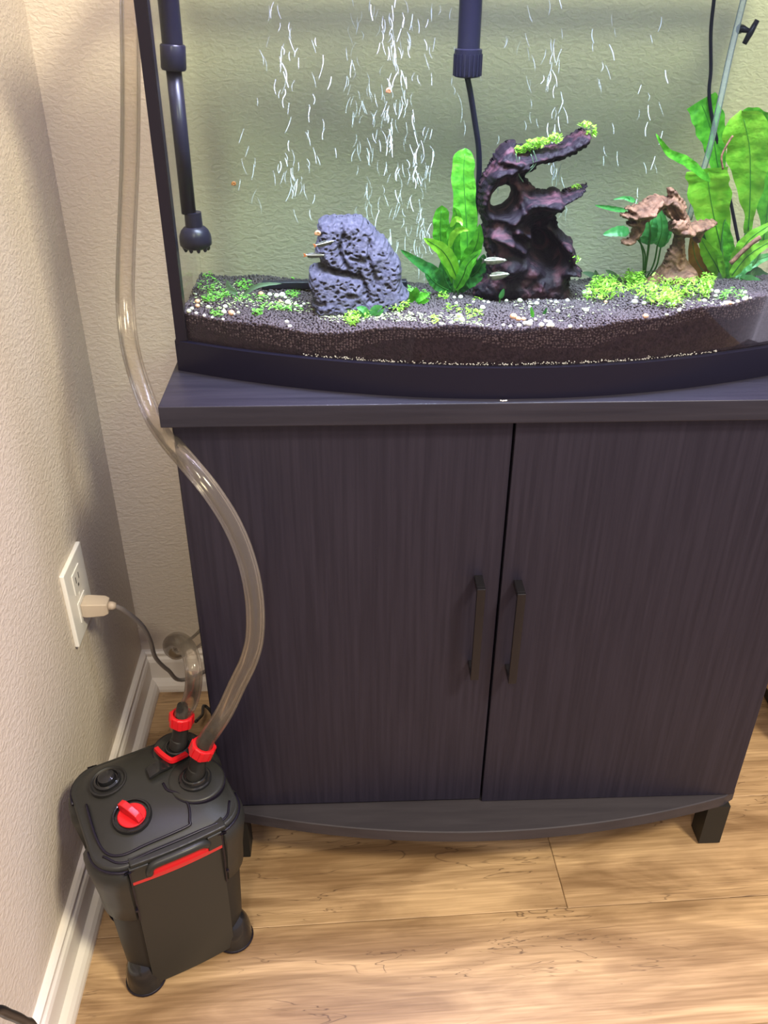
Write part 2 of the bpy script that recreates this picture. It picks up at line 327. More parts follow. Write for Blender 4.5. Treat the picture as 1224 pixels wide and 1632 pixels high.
# ------------------------------------------------------------------ setting: walls, floor of planks, baseboards
ob('wall_back', MB().box((-.1, 0, 0), (2.2, .1, 2.5)), 'wall', kind='structure')
ob('wall_left', MB().box((-.1, -2.6, 0), (0, 0, 2.5)), 'wall', kind='structure')
M['sub'] = mat('subfloor', (.06, .04, .025), .9)
fl = ob('floor', MB().box((-.1, -2.6, -.03), (2.2, .05, -.006)), 'sub', kind='structure')
PW = .178; ang = math.atan(.035); ca, sa = math.cos(ang), math.sin(ang)
org = Vector((.692, -.494, 0)); cuts = {0: [-1.4, 0.0, 1.22], -1: [-1.1, .305, .975, 2.2], 1: [-1.3, -.6, .62, 1.8], 2: [-1.2, .02, 1.24], -2: [-1.5, -.4, .82, 2.0], -3: [-1.3, .25, 1.5]}
for r in range(-12, 4):
    c = cuts.get(r) or [-1.5+.31*(r % 4), -.3+.31*(r % 4), .9+.31*(r % 4), 2.1]
    for i in range(len(c)-1):
        x0, x1 = c[i], c[i+1]; y0, y1 = r*PW, (r+1)*PW
        cx, cy = (x0+x1)/2, (y0+y1)/2; g = .0004
        L_, H_ = (x1-x0)/2-g, PW/2-g; mb = MB(); e = .0009
        lo = [(-L_, -H_), (L_, -H_), (L_, H_), (-L_, H_)]; li = [(-L_+e, -H_+e), (L_-e, -H_+e), (L_-e, H_-e), (-L_+e, H_-e)]
        mb.loft([[Vector((a, b, -.006)) for a, b in lo], [Vector((a, b, -.0008)) for a, b in lo], [Vector((a, b, 0)) for a, b in li]])
        wx = org.x+cx*ca-cy*sa; wy = org.y+cx*sa+cy*ca
        if wy > .12 or wx < -.75: continue
        o = ob('plank', mb, 'plank', fl); o.location = (wx, wy, 0); o.rotation_euler = (0, 0, ang)
prof = [(0, .081), (.006, .081), (.0095, .078), (.0095, .073), (.0075, .0705), (.0115, .066), (.0135, .060), (.0135, .023), (.0165, .0215), (.0215, .0185), (.0255, .013), (.0275, .006), (.0275, 0), (0, 0)]
ob('baseboard_left', MB().loft([[Vector((d, -d if y > -.1 else y, z)) for d, z in prof] for y in (0, -2.6)]), 'trim', kind='structure')
ob('baseboard_back', MB().loft([[Vector((d if x < .1 else x, -d, z)) for d, z in prof] for x in (0, 2.2)]), 'trim', kind='structure')

# ------------------------------------------------------------------ cabinet stand
XL, XR, XG = .1933, .9533, .5735
cab = empty('aquarium_stand', (.573, -.2, 0), 'black-brown wood-grain aquarium cabinet with two doors and a bowed bottom shelf', 'cabinet')
b = MB().box((XL, -.3725, .106), (XL+.016, -.022, .728)).box((XR-.016, -.3725, .106), (XR, -.022, .728)).box((XL+.016, -.036, .106), (XR-.016, -.028, .728)).box((XL+.016, -.36, .71), (XR-.016, -.04, .728))
W(cab, 'cabinet_body', b, 'door')
dl = W(cab, 'door', MB().box((XL+.004, -.387, .1095), (XG-.0013, -.3725, .7262)), 'door', bevel=.0012)
dr = W(cab, 'door', MB().box((XG+.0013, -.3895, .1068), (XR-.002, -.3745, .7262)), 'door', bevel=.0012)
def handle(x, z0, z1, door, yf):
    w_ = .0052; mb = MB(); yo = yf-.030
    mb.box((x-w_, yo, z0), (x+w_, yo+.0055, z1)).box((x-w_, yo+.005, z1-.008), (x+w_, yf, z1)).box((x-w_, yo+.005, z0), (x+w_, yf, z0+.008))
    o = W(cab, 'handle', mb, 'handle', bevel=.0009); o.parent = door; o.location = (0, 0, 0)
handle(.5455, .370, .515, dl, -.387); handle(.5945, .3645, .5085, dr, -.3895)
W(cab, 'countertop', MB().box((.1875, -.402, .728), (.9588, -.014, .7527)), 'slab', bevel=.0016)
def bow(x, ap, e, c=.573, h=.38): return e+(ap-e)*(1-((x-c)/h)**2)
pts = [(XL-.004+(XR-XL+.008)*i/40) for i in range(41)]
lp = [Vector((x, min(-.30, bow(x, -.4425, -.388)), 0)) for x in pts]; lp[0].y += .006; lp[-1].y += .006
lp += [Vector((XR+.004, -.022, 0)), Vector((XL-.004, -.022, 0))]
W(cab, 'bottom_shelf', MB().loft([[p+Vector((0, 0, .0855)) for p in lp], [p+Vector((0, 0, .1045)) for p in lp], [Vector(((p.x-.573)*.998+.573, p.y*.997, .1058)) for p in lp]]), 'shelf')
for x0, y0 in ((.917, -.394), (.1965, -.394), (.917, -.06), (.1965, -.06)):
    W(cab, 'leg', MB().box((x0, y0, .003), (x0+.033, y0+.033, .0855)).box((x0+.004, y0+.004, 0), (x0+.029, y0+.029, .003)), 'blackm')

# ------------------------------------------------------------------ aquarium
BK = -.12; ZB = .7527; ZT = 1.245
def tb(x, inset=0): return bow(x, -.392, -.301)+inset
def outline(inset, n=40):
    xs = [XL+inset+(XR-XL-2*inset)*i/n for i in range(n+1)]
    return [(x, tb(x, inset)) for x in xs]+[(XR-inset, BK-inset), (XL+inset, BK-inset)]
def ringz(o1, o2, z0, z1):
    mb = MB(); n = len(o1); vs = []
    for z in (z0, z1):
        vs += [(x, y, z) for x, y in o1]; vs += [(x, y, z) for x, y in o2]
    f = []
    for i in range(n):
        j = (i+1) % n; f += [(i, j, 2*n+j, 2*n+i), (n+j, n+i, 3*n+i, 3*n+j), (2*n+i, 2*n+j, 3*n+j, 3*n+i), (j, i, n+i, n+j)]
    return mb.add(vs, f)
tank = empty('aquarium', (.573, -.25, ZB), 'bow-fronted glass aquarium with black bottom rim standing on the dark cabinet', 'aquarium')
W(tank, 'bottom_rim', ringz(outline(0), outline(.0075), ZB, .7885), 'rim', smooth=True, auto=.6)
W(tank, 'bottom_rim_floor', MB().loft([[Vector((x, y, z)) for x, y in outline(.007)] for z in (ZB+.001, ZB+.006)]), 'rim')
W(tank, 'top_rim', ringz(outline(0), outline(.012), ZT-.03, ZT), 'rim')
def pane(name, a, bq, t_=.005, z0=ZB+.007, z1=ZT-.005):
    d = Vector((bq[0]-a[0], bq[1]-a[1], 0)).normalized(); nr = Vector((-d.y, d.x, 0))*t_
    A = Vector((*a, 0)); B = Vector((*bq, 0)); q = [A, B, B+nr, A+nr]
    W(tank, name, MB().loft([[p+Vector((0, 0, z)) for p in q] for z in (z0, z1)]), 'glass')
of = [Vector((x, y, 0)) for x, y in outline(.0035)[:41]]; ib = [Vector((x, y, 0)) for x, y in outline(.0085)[:41]][::-1]
W(tank, 'front_glass', MB().loft([[p+Vector((0, 0, z)) for p in of+ib] for z in (ZB+.007, ZT-.005)]), 'glass', smooth=True, auto=.6)
pane('side_glass', (XL+.0035, -.121), (XL+.0035, -.299)); pane('side_glass', (XR-.0035, -.299), (XR-.0035, -.121))
pane('back_glass', (XR-.009, BK-.0035), (XL+.009, BK-.0035))
W(tank, 'corner_seal', MB().box((XL+.002, -.3035, .785), (XL+.0145, -.290, ZT-.03)), 'seal'); W(tank, 'corner_seal', MB().box((XR-.0145, -.3035, .785), (XR-.002, -.290, ZT-.03)), 'seal')
lampo = empty('aquarium_light', (.573, -.29, ZT), 'black light strip lying across the top of the aquarium', 'lamp')
W(lampo, 'housing', MB().box((.2, -.345, ZT+.003), (.946, -.235, ZT+.025)), 'led', bevel=.004)
em = bpy.data.materials.new('led_panel'); em.use_nodes = True; eb = em.node_tree.nodes['Principled BSDF']; eb.inputs['Emission Color'].default_value = (.74, .72, 1, 1); eb.inputs['Emission Strength'].default_value = 3; M['ledp'] = em
W(lampo, 'led_panel', MB().box((.27, -.33, ZT-.0), (.88, -.27, ZT+.003)), 'ledp')

# soil height: front profile measured along the glass, back profile along the rear pane
FX = [.19, .213, .344, .394, .446, .508, .617, .70, .754, .847, .96]; FZ = [.822, .820, .816, .819, .829, .831, .828, .834, .840, .845, .848]
BX = [.19, .48, .72, .96]; BZ = [.815, .8005, .805, .810]
def gz(x, y):
    f = np.interp(x, FX, FZ); k = np.interp(x, BX, BZ); yf = tb(x, .009); t_ = np.clip((y-yf)/(BK-.009-yf), 0, 1)
    return f+(k-f)*t_+.0015*math.sin(x*70+y*40)
def G(u, v):
    z = .815
    for _ in range(8): p = PZ(u, v, z); z = float(gz(p.x, p.y))
    return Vector((p.x, p.y, z))
o1 = outline(.0095); nn = 41
mb = MB(); rows = []
for j in range(16):
    t_ = j/15; row = []
    for i in range(nn):
        x, yf = o1[i]; y = yf+(BK-.0095-yf)*t_; row.append(Vector((x, y, float(gz(x, y))-.0018)))
    rows.append(row)
base = [[Vector((p.x, p.y, ZB+.0065)) for p in rows[0]]]
fs_ = MB(); vs = []; fs = []
for r_ in base+rows+[[Vector((p.x, p.y, ZB+.0065)) for p in rows[-1]]]: vs += r_
nr = len(vs)//nn
for j in range(nr-1):
    for i in range(nn-1): fs.append((j*nn+i, j*nn+i+1, (j+1)*nn+i+1, (j+1)*nn+i))
fs.append(tuple(j*nn for j in range(nr))); fs.append(tuple(j*nn+nn-1 for j in reversed(range(nr))))
ob('packed_soil', MB().add(vs, fs), 'soilb', label='packed dark substrate layer behind the lower front glass of the aquarium', cat='soil', kind='stuff')
# granules
phi = (1+5**.5)/2
IV = np.array([(-1, phi, 0), (1, phi, 0), (-1, -phi, 0), (1, -phi, 0), (0, -1, phi), (0, 1, phi), (0, -1, -phi), (0, 1, -phi), (phi, 0, -1), (phi, 0, 1), (-phi, 0, -1), (-phi, 0, 1)])/math.hypot(1, phi)
IF = np.array([(0, 11, 5), (0, 5, 1), (0, 1, 7), (0, 7, 10), (0, 10, 11), (1, 5, 9), (5, 11, 4), (11, 10, 2), (10, 7, 6), (7, 1, 8), (3, 9, 4), (3, 4, 2), (3, 2, 6), (3, 6, 8), (3, 8, 9), (4, 9, 5), (2, 4, 11), (6, 2, 10), (8, 6, 7), (9, 8, 1)])
def balls(name, C, R, m, squash=None, **k):
    C = np.array(C); R = np.array(R).reshape(-1, 1, 1); n = len(C); V = IV[None]*R
    if squash is not None: V = V*np.array(squash)[:, None, :]
    V = V+C[:, None, :]; Fc = (IF[None]+(np.arange(n)*12)[:, None, None]).reshape(-1, 3)
    me = bpy.data.meshes.new(name); me.vertices.add(n*12); me.vertices.foreach_set('co', V.reshape(-1)); me.loops.add(len(Fc)*3); me.loops.foreach_set('vertex_index', Fc.reshape(-1).astype(np.int32))
    me.polygons.add(len(Fc)); me.polygons.foreach_set('loop_start', np.arange(0, len(Fc)*3, 3, dtype=np.int32)); me.polygons.foreach_set('use_smooth', np.ones(len(Fc), bool)); me.update(calc_edges=True); me.validate()
    me.materials.append(M[m]); return fin(bpy.data.objects.new(name, me), None, **k)
C = []; R = []; sp = .0031
x = XL+.011
while x < XR-.011:
    y = tb(x, .0105)
    while y < BK-.011:
        px, py = x+rng.uniform(-.4, .4)*sp, max(tb(x, .0108), y+rng.uniform(-.4, .4)*sp)
        C.append((px, py, float(gz(px, py))-.0006+rng.uniform(-.0007, .0009))); R.append(rng.uniform(.00135, .0020)); y += sp
    z = float(gz(x, tb(x)))-.002; zlow = z-.016-.006*math.sin(x*23)
    while z > zlow:
        C.append((x+rng.uniform(-.3, .3)*sp, tb(x, .0106), z+rng.uniform(-.3, .3)*sp)); R.append(rng.uniform(.00135, .00185)); z -= sp*.9
    x += sp
balls('soil_granules', C, R, 'soil', label='dark purple-brown round soil granules covering the aquarium floor', cat='soil', kind='stuff')
C = []; R = []
for i in range(420):
    x = rng.uniform(.34, .80); C.append((x, tb(x, .0088), .7885+abs(rng.normal(0, .0012)))); R.append(rng.uniform(.0003, .0008))
balls('sand_grains', C, R, 'peb', label='thin line of pale sand grains along the rim behind the front glass', cat='sand', kind='stuff')
# water body
wo = outline(.0092)
ob('tank_water', MB().loft([[Vector((x, y, z)) for x, y in wo] for z in (ZB+.0075, 1.205)]), 'water', label='slightly green clear water filling the aquarium', cat='water', kind='stuff')

# ------------------------------------------------------------------ lava rock
def S(off, k, pts): return [(off[0]+k*a, off[1]+k*b) for a, b in pts]
ro = S((480, 320), .1634, [(150, 400), (165, 330), (160, 240), (170, 190), (200, 165), (320, 150), (390, 158), (450, 150), (580, 148), (640, 200), (700, 250), (760, 320), (800, 340), (860, 420), (900, 500), (960, 560), (978, 640), (970, 760), (1000, 850), (1050, 890), (1030, 1000), (800, 1080), (400, 1100), (140, 1090), (130, 1010), (90, 1000), (125, 960), (105, 880), (75, 800), (80, 660), (130, 632), (210, 628), (240, 612), (190, 580), (185, 545), (130, 470)])
ft = []
def seg(pl, wd, a, off=(480, 320), k=.1634):
    q = S(off, k, pl)
    for i in range(len(q)-1): ft.append((*q[i], *q[i+1], wd, a))
seg([(190, 590), (320, 630), (450, 660), (560, 690)], 5, -.011); seg([(390, 160), (410, 300), (375, 400), (385, 470), (460, 600)], 3, -.007)
seg([(660, 330), (650, 500), (680, 580), (720, 700)], 3, -.006); seg([(560, 630), (620, 760), (660, 900)], 3, -.006); seg([(480, 500), (620, 530)], 2.5, -.004)
seg([(400, 200), (560, 160)], 10, .004); seg([(460, 860), (520, 850)], 4, -.006); seg([(120, 935), (230, 945)], 3, -.007)
R_ = random.Random(5)
for _ in range(320):
    u = R_.uniform(495, 640); v = R_.uniform(348, 492); a = R_.uniform(0, 3.1); l = R_.uniform(0, 4.5)
    ft.append((u, v, u+l*math.cos(a)*1.3, v+l*math.sin(a)*.7, R_.uniform(.7, 1.6), -R_.uniform(.0022, .0058)))
for _ in range(14):
    u = R_.uniform(495, 640); v = R_.uniform(348, 492); ft.append((u, v, u+R_.uniform(-8, 8), v+R_.uniform(-8, 8), R_.uniform(5, 9), R_.uniform(-.003, .005)))
mb = inflate(ro, -.278, .060, .010, h=.0009, feats=ft, amp=.0013, nscale=150, jag=.0006, lean=.45)
ob('lava_rock', mb, 'rock', smooth=True, keep=True, label='large pitted grey-purple lava rock standing upright on the soil', cat='rock', origin=(.40, -.26, .81))

# ------------------------------------------------------------------ dark driftwood
dk = S((600, 180), .2941, [(740, 140), (700, 155), (670, 175), (640, 215), (612, 275), (580, 325), (556, 385), (548, 460), (550, 520), (572, 590), (565, 650), (575, 700), (600, 765), (592, 850), (560, 900), (528, 930), (522, 985), (600, 1010), (800, 1025), (960, 1030), (1040, 1005), (1043, 900), (1052, 870), (1095, 866), (1110, 845), (1082, 828), (1060, 806), (1076, 760), (1062, 715), (1056, 668), (1036, 672), (1005, 640), (985, 620), (976, 580), (965, 545), (1012, 530), (1022, 505), (1003, 492), (1080, 450), (1125, 412), (1140, 380), (1100, 398), (1050, 405), (992, 430), (988, 408), (950, 404), (920, 418), (862, 412), (842, 388), (822, 365), (803, 335), (812, 320), (850, 306), (864, 290), (872, 276), (960, 262), (1012, 245), (1050, 228), (1078, 218), (1085, 203), (1125, 184), (1142, 158), (1156, 130), (1150, 100), (1120, 83), (1085, 95), (1040, 125), (1000, 150), (940, 172), (870, 182), (800, 172), (760, 165)])
hole = S((600, 180), .2941, [(614, 470), (625, 430), (655, 397), (695, 384), (722, 396), (730, 425), (715, 465), (680, 495), (640, 507), (619, 497)])
ft = []
def sg(pl, wd, a): seg(pl, wd, a, (600, 180), .2941)
sg([(880, 620), (900, 700), (930, 770)], 24, -.030); sg([(760, 640), (820, 660)], 12, -.012)
sg([(740, 610), (810, 640), (825, 700)], 6, .018); sg([(620, 640), (700, 660), (780, 720)], 7, .014); sg([(580, 320), (700, 290), (800, 275)], 5, .010)
sg([(640, 230), (750, 250), (860, 230)], 5, .008); sg([(830, 460), (950, 470), (1120, 400)], 9, .014); sg([(920, 620), (1010, 700), (1050, 780)], 8, .018)
sg([(1010, 830), (1100, 850)], 8, .014); sg([(620, 540), (720, 560), (800, 500)], 6, .008); sg([(600, 750), (700, 800), (850, 820)], 14, .008)
sg([(880, 220), (1120, 120)], 16, .008); sg([(700, 180), (620, 330), (570, 470)], 9, .008); sg([(770, 330), (820, 430)], 7, -.01)
for _ in range(46):
    u = R_.uniform(765, 905); v = R_.uniform(225, 470); ft.append((u, v, u+R_.uniform(-4, 14), v+R_.uniform(-14, 14), R_.uniform(1.8, 4), R_.uniform(-.006, .006)))
mb = inflate(dk, -.225, .056, .022, h=.0014, feats=ft, amp=.0035, nscale=70, holes=[hole], jag=.0009, seed=12, lean=.12)
ob('dark_driftwood', mb, 'wooddk', smooth=True, keep=True, label='tall dark driftwood with a round hole and a branch pointing right', cat='driftwood', origin=(.6, -.225, .81))
# ------------------------------------------------------------------ small red driftwood
rd = S((920, 290), .1961, [(343, 278), (358, 256), (440, 246), (386, 216), (390, 205), (460, 195), (520, 172), (560, 140), (610, 112), (655, 96), (700, 118), (748, 122), (732, 66), (748, 38), (800, 68), (888, 185), (872, 210), (900, 290), (912, 340), (1000, 315), (1100, 303), (1133, 325), (1040, 372), (1005, 420), (980, 492), (948, 485), (950, 440), (900, 402), (860, 425), (864, 520), (870, 610), (930, 675), (972, 740), (966, 900), (700, 930), (430, 950), (360, 925), (530, 830), (640, 742), (700, 680), (742, 560), (782, 520), (802, 425), (748, 398), (748, 350), (775, 322), (715, 270), (690, 212), (622, 268), (545, 335), (525, 400), (480, 470), (440, 505), (400, 512), (352, 500), (362, 478), (430, 456), (460, 372), (430, 358), (398, 350), (410, 330), (440, 308)])
ft = []
def s3(pl, wd, a): seg(pl, wd, a, (920, 290), .1961)
s3([(450, 260), (560, 220), (650, 130)], 5, .010); s3([(520, 300), (640, 200)], 4, -.006); s3([(760, 350), (860, 380)], 9, .020); s3([(900, 360), (1100, 320)], 5, .008)
s3([(760, 80), (860, 190)], 5, -.008); s3([(740, 200), (800, 300)], 6, -.012); s3([(640, 760), (860, 700)], 7, .008); s3([(700, 860), (840, 720), (940, 700)], 6, .012); s3([(820, 450), (800, 640)], 3, -.006)
for _ in range(40):
    u = R_.uniform(990, 1110); v = R_.uniform(305, 460); ft.append((u, v, u+R_.uniform(-10, 10), v+R_.uniform(-6, 6), R_.uniform(1.4, 3), R_.uniform(-.005, .004)))
mb = inflate(rd, -.185, .040, .013, h=.0012, feats=ft, amp=.003, nscale=110, jag=.0008, seed=31)
ob('red_driftwood', mb, 'woodrd', smooth=True, keep=True, label='small reddish-brown forked driftwood among plants on the right', cat='driftwood', origin=(.78, -.185, .805))
ob('wood_stump_flap', inflate([(1072, 352), (1093, 350), (1098, 362), (1094, 372), (1086, 376), (1072, 366)], -.212, .012, .006, h=.0012, amp=.002), 'woodrd', bpy.data.objects['red_driftwood'], smooth=True).location = (-.78, .185, -.805)

# ------------------------------------------------------------------ plants
def plant(name, px, label, cat='plant'):
    return empty(name, G(*px), label, cat)
p = plant('broad_leaf_fern', (726, 468), 'bright green fern clump with one tall leaf left of the dark driftwood')
b0 = -.215
tall = lambda t_: .30+.75*min(1, t_*2.2) if t_ < .8 else 1.05*math.sqrt(max(0, 1-((t_-.8)/.2)**2))
for m_, pl, wd, ya, yb, sh in (('leaf', [(738, 455), (745, 400), (742, 330), (739, 275), (742, 236)], 35, b0, -.20, tall), ('leaf', [(723, 450), (706, 400), (702, 365), (704, 327)], 25, b0, -.225, tall),
        ('leafy', [(730, 447), (716, 415), (700, 395), (675, 380)], 24, b0-.01, -.26, None), ('leafd', [(708, 455), (694, 436), (670, 421), (638, 398)], 19, b0, -.24, None),
        ('leaf', [(735, 450), (747, 415), (760, 388), (765, 357)], 25, b0, -.24, None), ('leafd', [(728, 462), (750, 442), (764, 428), (772, 405)], 30, b0+.01, -.22, None),
        ('leaf', [(729, 455), (724, 410), (722, 375), (728, 345), (722, 330)], 22, b0, -.235, None), ('leafy', [(716, 395), (722, 375), (734, 366), (749, 367)], 11, -.245, -.255, None),
        ('leafd', [(717, 464), (700, 455), (688, 445), (677, 432)], 20, b0, -.22, None), ('leafd', [(722, 466), (710, 445), (708, 420), (712, 395)], 20, b0+.012, -.205, None),
        ('leafy', [(718, 362), (726, 350), (734, 352), (737, 360)], 9, -.245, -.26, None), ('leaf', [(726, 462), (738, 440), (746, 420), (768, 398)], 20, -.225, -.26, None), ('leafd', [(732, 466), (742, 452), (756, 448), (770, 440)], 18, b0, -.23, None)):
    pxleaf('leaf', p, m_, pl, wd, ya, yb, shape=sh, wave=.10)
for a in ((724, 468), (730, 470), (727, 466)): pxstem(p, 'stem', [(a[0], a[1]), (a[0]-1, 440), (a[0]+2, 415)], .0012, -.222)
heart = lambda t_: math.sin(math.pi*t_**.7)**.55
p = plant('heart_leaf_plant', (1027, 447), 'thin-stemmed plant with oval blue-green leaves behind the small red driftwood')
for pl, wd in (([(1003, 370), (985, 369), (961, 374)], 17), ([(998, 336), (975, 332), (948, 327)], 8), ([(1012, 321), (1002, 317), (993, 316)], 8), ([(1004, 320), (996, 315), (977, 318)], 5), ([(1034, 384), (1037, 362), (1042, 344)], 26), ([(1048, 392), (1055, 365), (1052, 332)], 24), ([(1020, 378), (1034, 384), (1050, 382)], 12), ([(1050, 394), (1062, 378), (1070, 362)], 15)):
    pxleaf('leaf', p, 'leafm', pl, wd, -.15, shape=heart, wave=.03)
for pl in ([(1027, 446), (1030, 420), (1034, 384)], [(1029, 446), (1042, 420), (1048, 390)], [(1031, 446), (1046, 425), (1053, 394)], [(1026, 446), (1028, 405), (1015, 380), (1003, 371)], [(1025, 446), (1024, 400), (1008, 350), (998, 336)], [(1027, 444), (1036, 360), (1012, 321)]):
    pxstem(p, 'stem', pl, .0011, -.152)
p = plant('sword_plant', (1160, 450), 'large bright green sword plant with broad tall leaves at the right edge')
ys = -.165
wide = lambda t_: (.22+.9*min(1, max(0, t_-.15)*2.0)) if t_ < .85 else 1.12*math.sqrt(max(0, 1-((t_-.85)/.15)**2))
stub = lambda t_: .15+.95*min(1, t_*1.5)
for m_, pl, wd, ya, yb, sh in (('leafy', [(1156, 445), (1150, 400), (1138, 345), (1130, 300), (1128, 268)], 56, ys, -.175, stub), ('leaf', [(1132, 290), (1108, 268), (1088, 254), (1066, 243), (1045, 213)], 15, -.18, -.20, None),
        ('leaf', [(1162, 320), (1146, 270), (1138, 225), (1128, 190), (1116, 160)], 42, -.14, -.13, stub), ('leafy', [(1192, 372), (1195, 330), (1196, 280), (1194, 230), (1182, 176)], 60, -.175, -.19, wide),
        ('leaf', [(1216, 390), (1224, 330), (1228, 270), (1226, 190)], 60, -.16, -.15, wide), ('leaf', [(1180, 182), (1200, 184), (1226, 196), (1250, 215)], 26, -.16, -.17, None),
        ('leafy', [(1166, 440), (1178, 408), (1196, 380), (1240, 350)], 24, -.19, -.21, None), ('leafy', [(1164, 442), (1185, 415), (1205, 398), (1240, 378)], 22, -.20, -.23, None),
        ('leafm', [(1178, 442), (1195, 450), (1212, 460), (1236, 478)], 22, -.20, -.23, None), ('leafy', [(1150, 440), (1140, 420), (1128, 400), (1116, 378)], 27, -.18, -.19, None),
        ('leaf', [(1160, 445), (1163, 410), (1160, 380), (1156, 352)], 18, -.18, -.19, None), ('leafm', [(1168, 440), (1185, 425), (1205, 415), (1236, 405)], 22, -.17, -.17, None),
        ('leafo', [(1152, 444), (1128, 438), (1110, 415), (1102, 375)], 30, -.17, -.175, None), ('leafd', [(1152, 440), (1140, 410), (1130, 385), (1122, 360)], 24, -.158, -.16, None),
        ('leafp', [(1148, 458), (1147, 446), (1146, 434)], 11, -.19, -.19, None), ('leafd', [(1182, 440), (1196, 432), (1210, 436), (1232, 446)], 18, -.165, -.17, None), ('leafy', [(1154, 446), (1150, 425), (1146, 405), (1140, 385)], 10, -.185, -.19, None)):
    pxleaf('leaf', p, m_, pl, wd, ya, yb, shape=sh, wave=.12, fold=.18)
for pl, r_ in (([(1160, 446), (1176, 410), (1190, 375), (1194, 340)], .003), ([(1165, 448), (1195, 430), (1214, 395)], .002), ([(1155, 447), (1150, 400), (1158, 330)], .0018)): pxstem(p, 'stem', pl, r_, -.172)
pxstem(p, 'woodrd', [(1164, 420), (1182, 402), (1200, 386), (1212, 378)], .0028, -.215, name='dead_leaf_stalk')
pxstem(p, 'woodrd', [(1152, 270), (1150, 250), (1158, 232), (1168, 216)], .0012, -.2, name='dead_leaf_stalk')
def sprout(px, label, leaves, m_='leafp', y=None, name='sprout'):
    g_ = G(*px); r_ = empty(name, g_, label, 'plant'); y = y or g_.y
    for pl, wd in leaves: pxleaf('leaf', r_, m_, pl, wd, y, y-.004, wave=.04)
    return r_
r_ = sprout((378, 475), 'pale half-clear sprout with two long leaves in the left corner', [([(378, 468), (366, 458), (362, 446)], 10), ([(386, 472), (405, 458), (425, 453), (449, 452)], 7)]); pxstem(r_, 'stem', [(378, 478), (377, 466)], .001, r_.location.y)
sprout((945, 446), 'pale grey-green sprout right of the dark driftwood base', [([(952, 444), (942, 438), (928, 434)], 9), ([(954, 444), (950, 438), (949, 430)], 8)])
r_ = sprout((796, 484), 'single upright oval leaf sprout before the dark driftwood', [([(797, 476), (800, 468), (803, 460)], 8)], 'leafm'); pxstem(r_, 'stem', [(796, 484), (797, 474)], .0007, r_.location.y)
r_ = sprout((848, 510), 'short blade sprout behind the front orange and white pebbles', [([(849, 506), (848, 498), (846, 488)], 6)], 'leaf')
sprout((868, 500), 'faint dark blade sprout right of the front pebbles', [([(862, 506), (868, 498), (872, 490)], 5)], 'leafd')
r_ = sprout((660, 484), 'low green leafy plantlet at the right foot of the lava rock', [([(656, 478), (662, 466), (664, 458)], 14), ([(660, 480), (652, 470), (646, 466)], 12), ([(662, 480), (674, 472), (683, 468)], 12), ([(658, 482), (650, 478), (644, 480)], 10), ([(664, 482), (676, 480), (684, 478)], 9)], 'leaf', name='plantlet')
sprout((590, 505), 'dark green small-leaved plantlet before the lava rock', [([(588, 505), (580, 494), (568, 490)], 11), ([(592, 503), (598, 492), (610, 488)], 12), ([(590, 504), (574, 500), (560, 504)], 9), ([(596, 506), (606, 498), (612, 492)], 6)], 'leafm', name='plantlet')
sprout((985, 448), 'dark flat leaves lying behind the bright carpet plants', [([(990, 446), (975, 436), (965, 430)], 8), ([(1000, 446), (1020, 438), (1045, 430)], 5)], 'leafp', y=-.15)
# carpet tufts and moss: many tiny leaves joined
def tuft(name, centres, n, size, m_, label, cat, up=.6, rise=.010, onground=True, y=None):
    mb = MB(); R2 = random.Random(len(label)*13+n)
    vs = []; fs = []
    for _ in range(n):
        u, v, ru, rv = R2.choice(centres); a = R2.uniform(0, 6.28); q = math.sqrt(R2.random()); uu = u+ru*q*math.cos(a); vv = v+rv*q*math.sin(a)
        if onground: c = G(uu, vv); c.z += R2.uniform(.0005, rise)
        else: c = PY(uu, vv, y+R2.uniform(-.008, .008))
        c = Vector(c)
        if onground and not (XL+.014 < c.x < XR-.014 and tb(c.x, .0125) < c.y < BK-.012): continue
        az = R2.uniform(0, 6.28); el = R2.uniform(-.1, 1.2)*up; d = Vector((math.cos(az)*math.cos(el), math.sin(az)*math.cos(el), math.sin(el))); s_ = size*R2.uniform(.6, 1.3)
        sd = d.cross(Vector((R2.uniform(-.4, .4), R2.uniform(-.4, .4), 1))).normalized()*s_*.17
        o_ = len(vs); vs += [c-d*s_*.5, c+sd-d*s_*.1, c+sd*.8+d*s_*.25, c+d*s_*.5, c-sd*.8+d*s_*.25, c-sd-d*s_*.1]; fs.append(tuple(o_+i for i in range(6)))
        if R2.random() < .25 and rise > .005:
            o_ = len(vs); g2 = c-Vector((d.x*.003, d.y*.003, R2.uniform(.003, .007))); sx = Vector((.0003, 0, 0)); vs += [c-sx, c+sx, g2+sx, g2-sx]; fs.append((o_, o_+1, o_+2, o_+3))
    mb.add(vs, fs); c0 = G(centres[0][0], centres[0][1]) if onground else PY(centres[0][0], centres[0][1], y)
    return ob(name, mb, m_, label=label, cat=cat, kind='stuff', origin=c0)
tuft('carpet_plant', [(955, 473, 26, 10), (1000, 462, 28, 14), (1040, 470, 26, 14), (1075, 468, 25, 16), (1110, 470, 24, 12), (1060, 484, 30, 9), (1010, 450, 16, 8), (1125, 460, 12, 10), (960, 460, 20, 8)], 1900, .0060, 'carpet', 'bright yellow-green carpet plants in front of the small red driftwood', 'plant', rise=.015)
tuft('carpet_plant', [(575, 500, 18, 12), (620, 492, 26, 10), (640, 488, 12, 8), (560, 512, 12, 8), (600, 486, 14, 6)], 620, .0055, 'carpet', 'yellow-green carpet plant tuft at the foot of the lava rock', 'plant', rise=.009)
tuft('carpet_plant', [(672, 476, 14, 8), (652, 470, 10, 8)], 130, .006, 'carpet2', 'green tuft between lava rock and fern', 'plant', rise=.009)
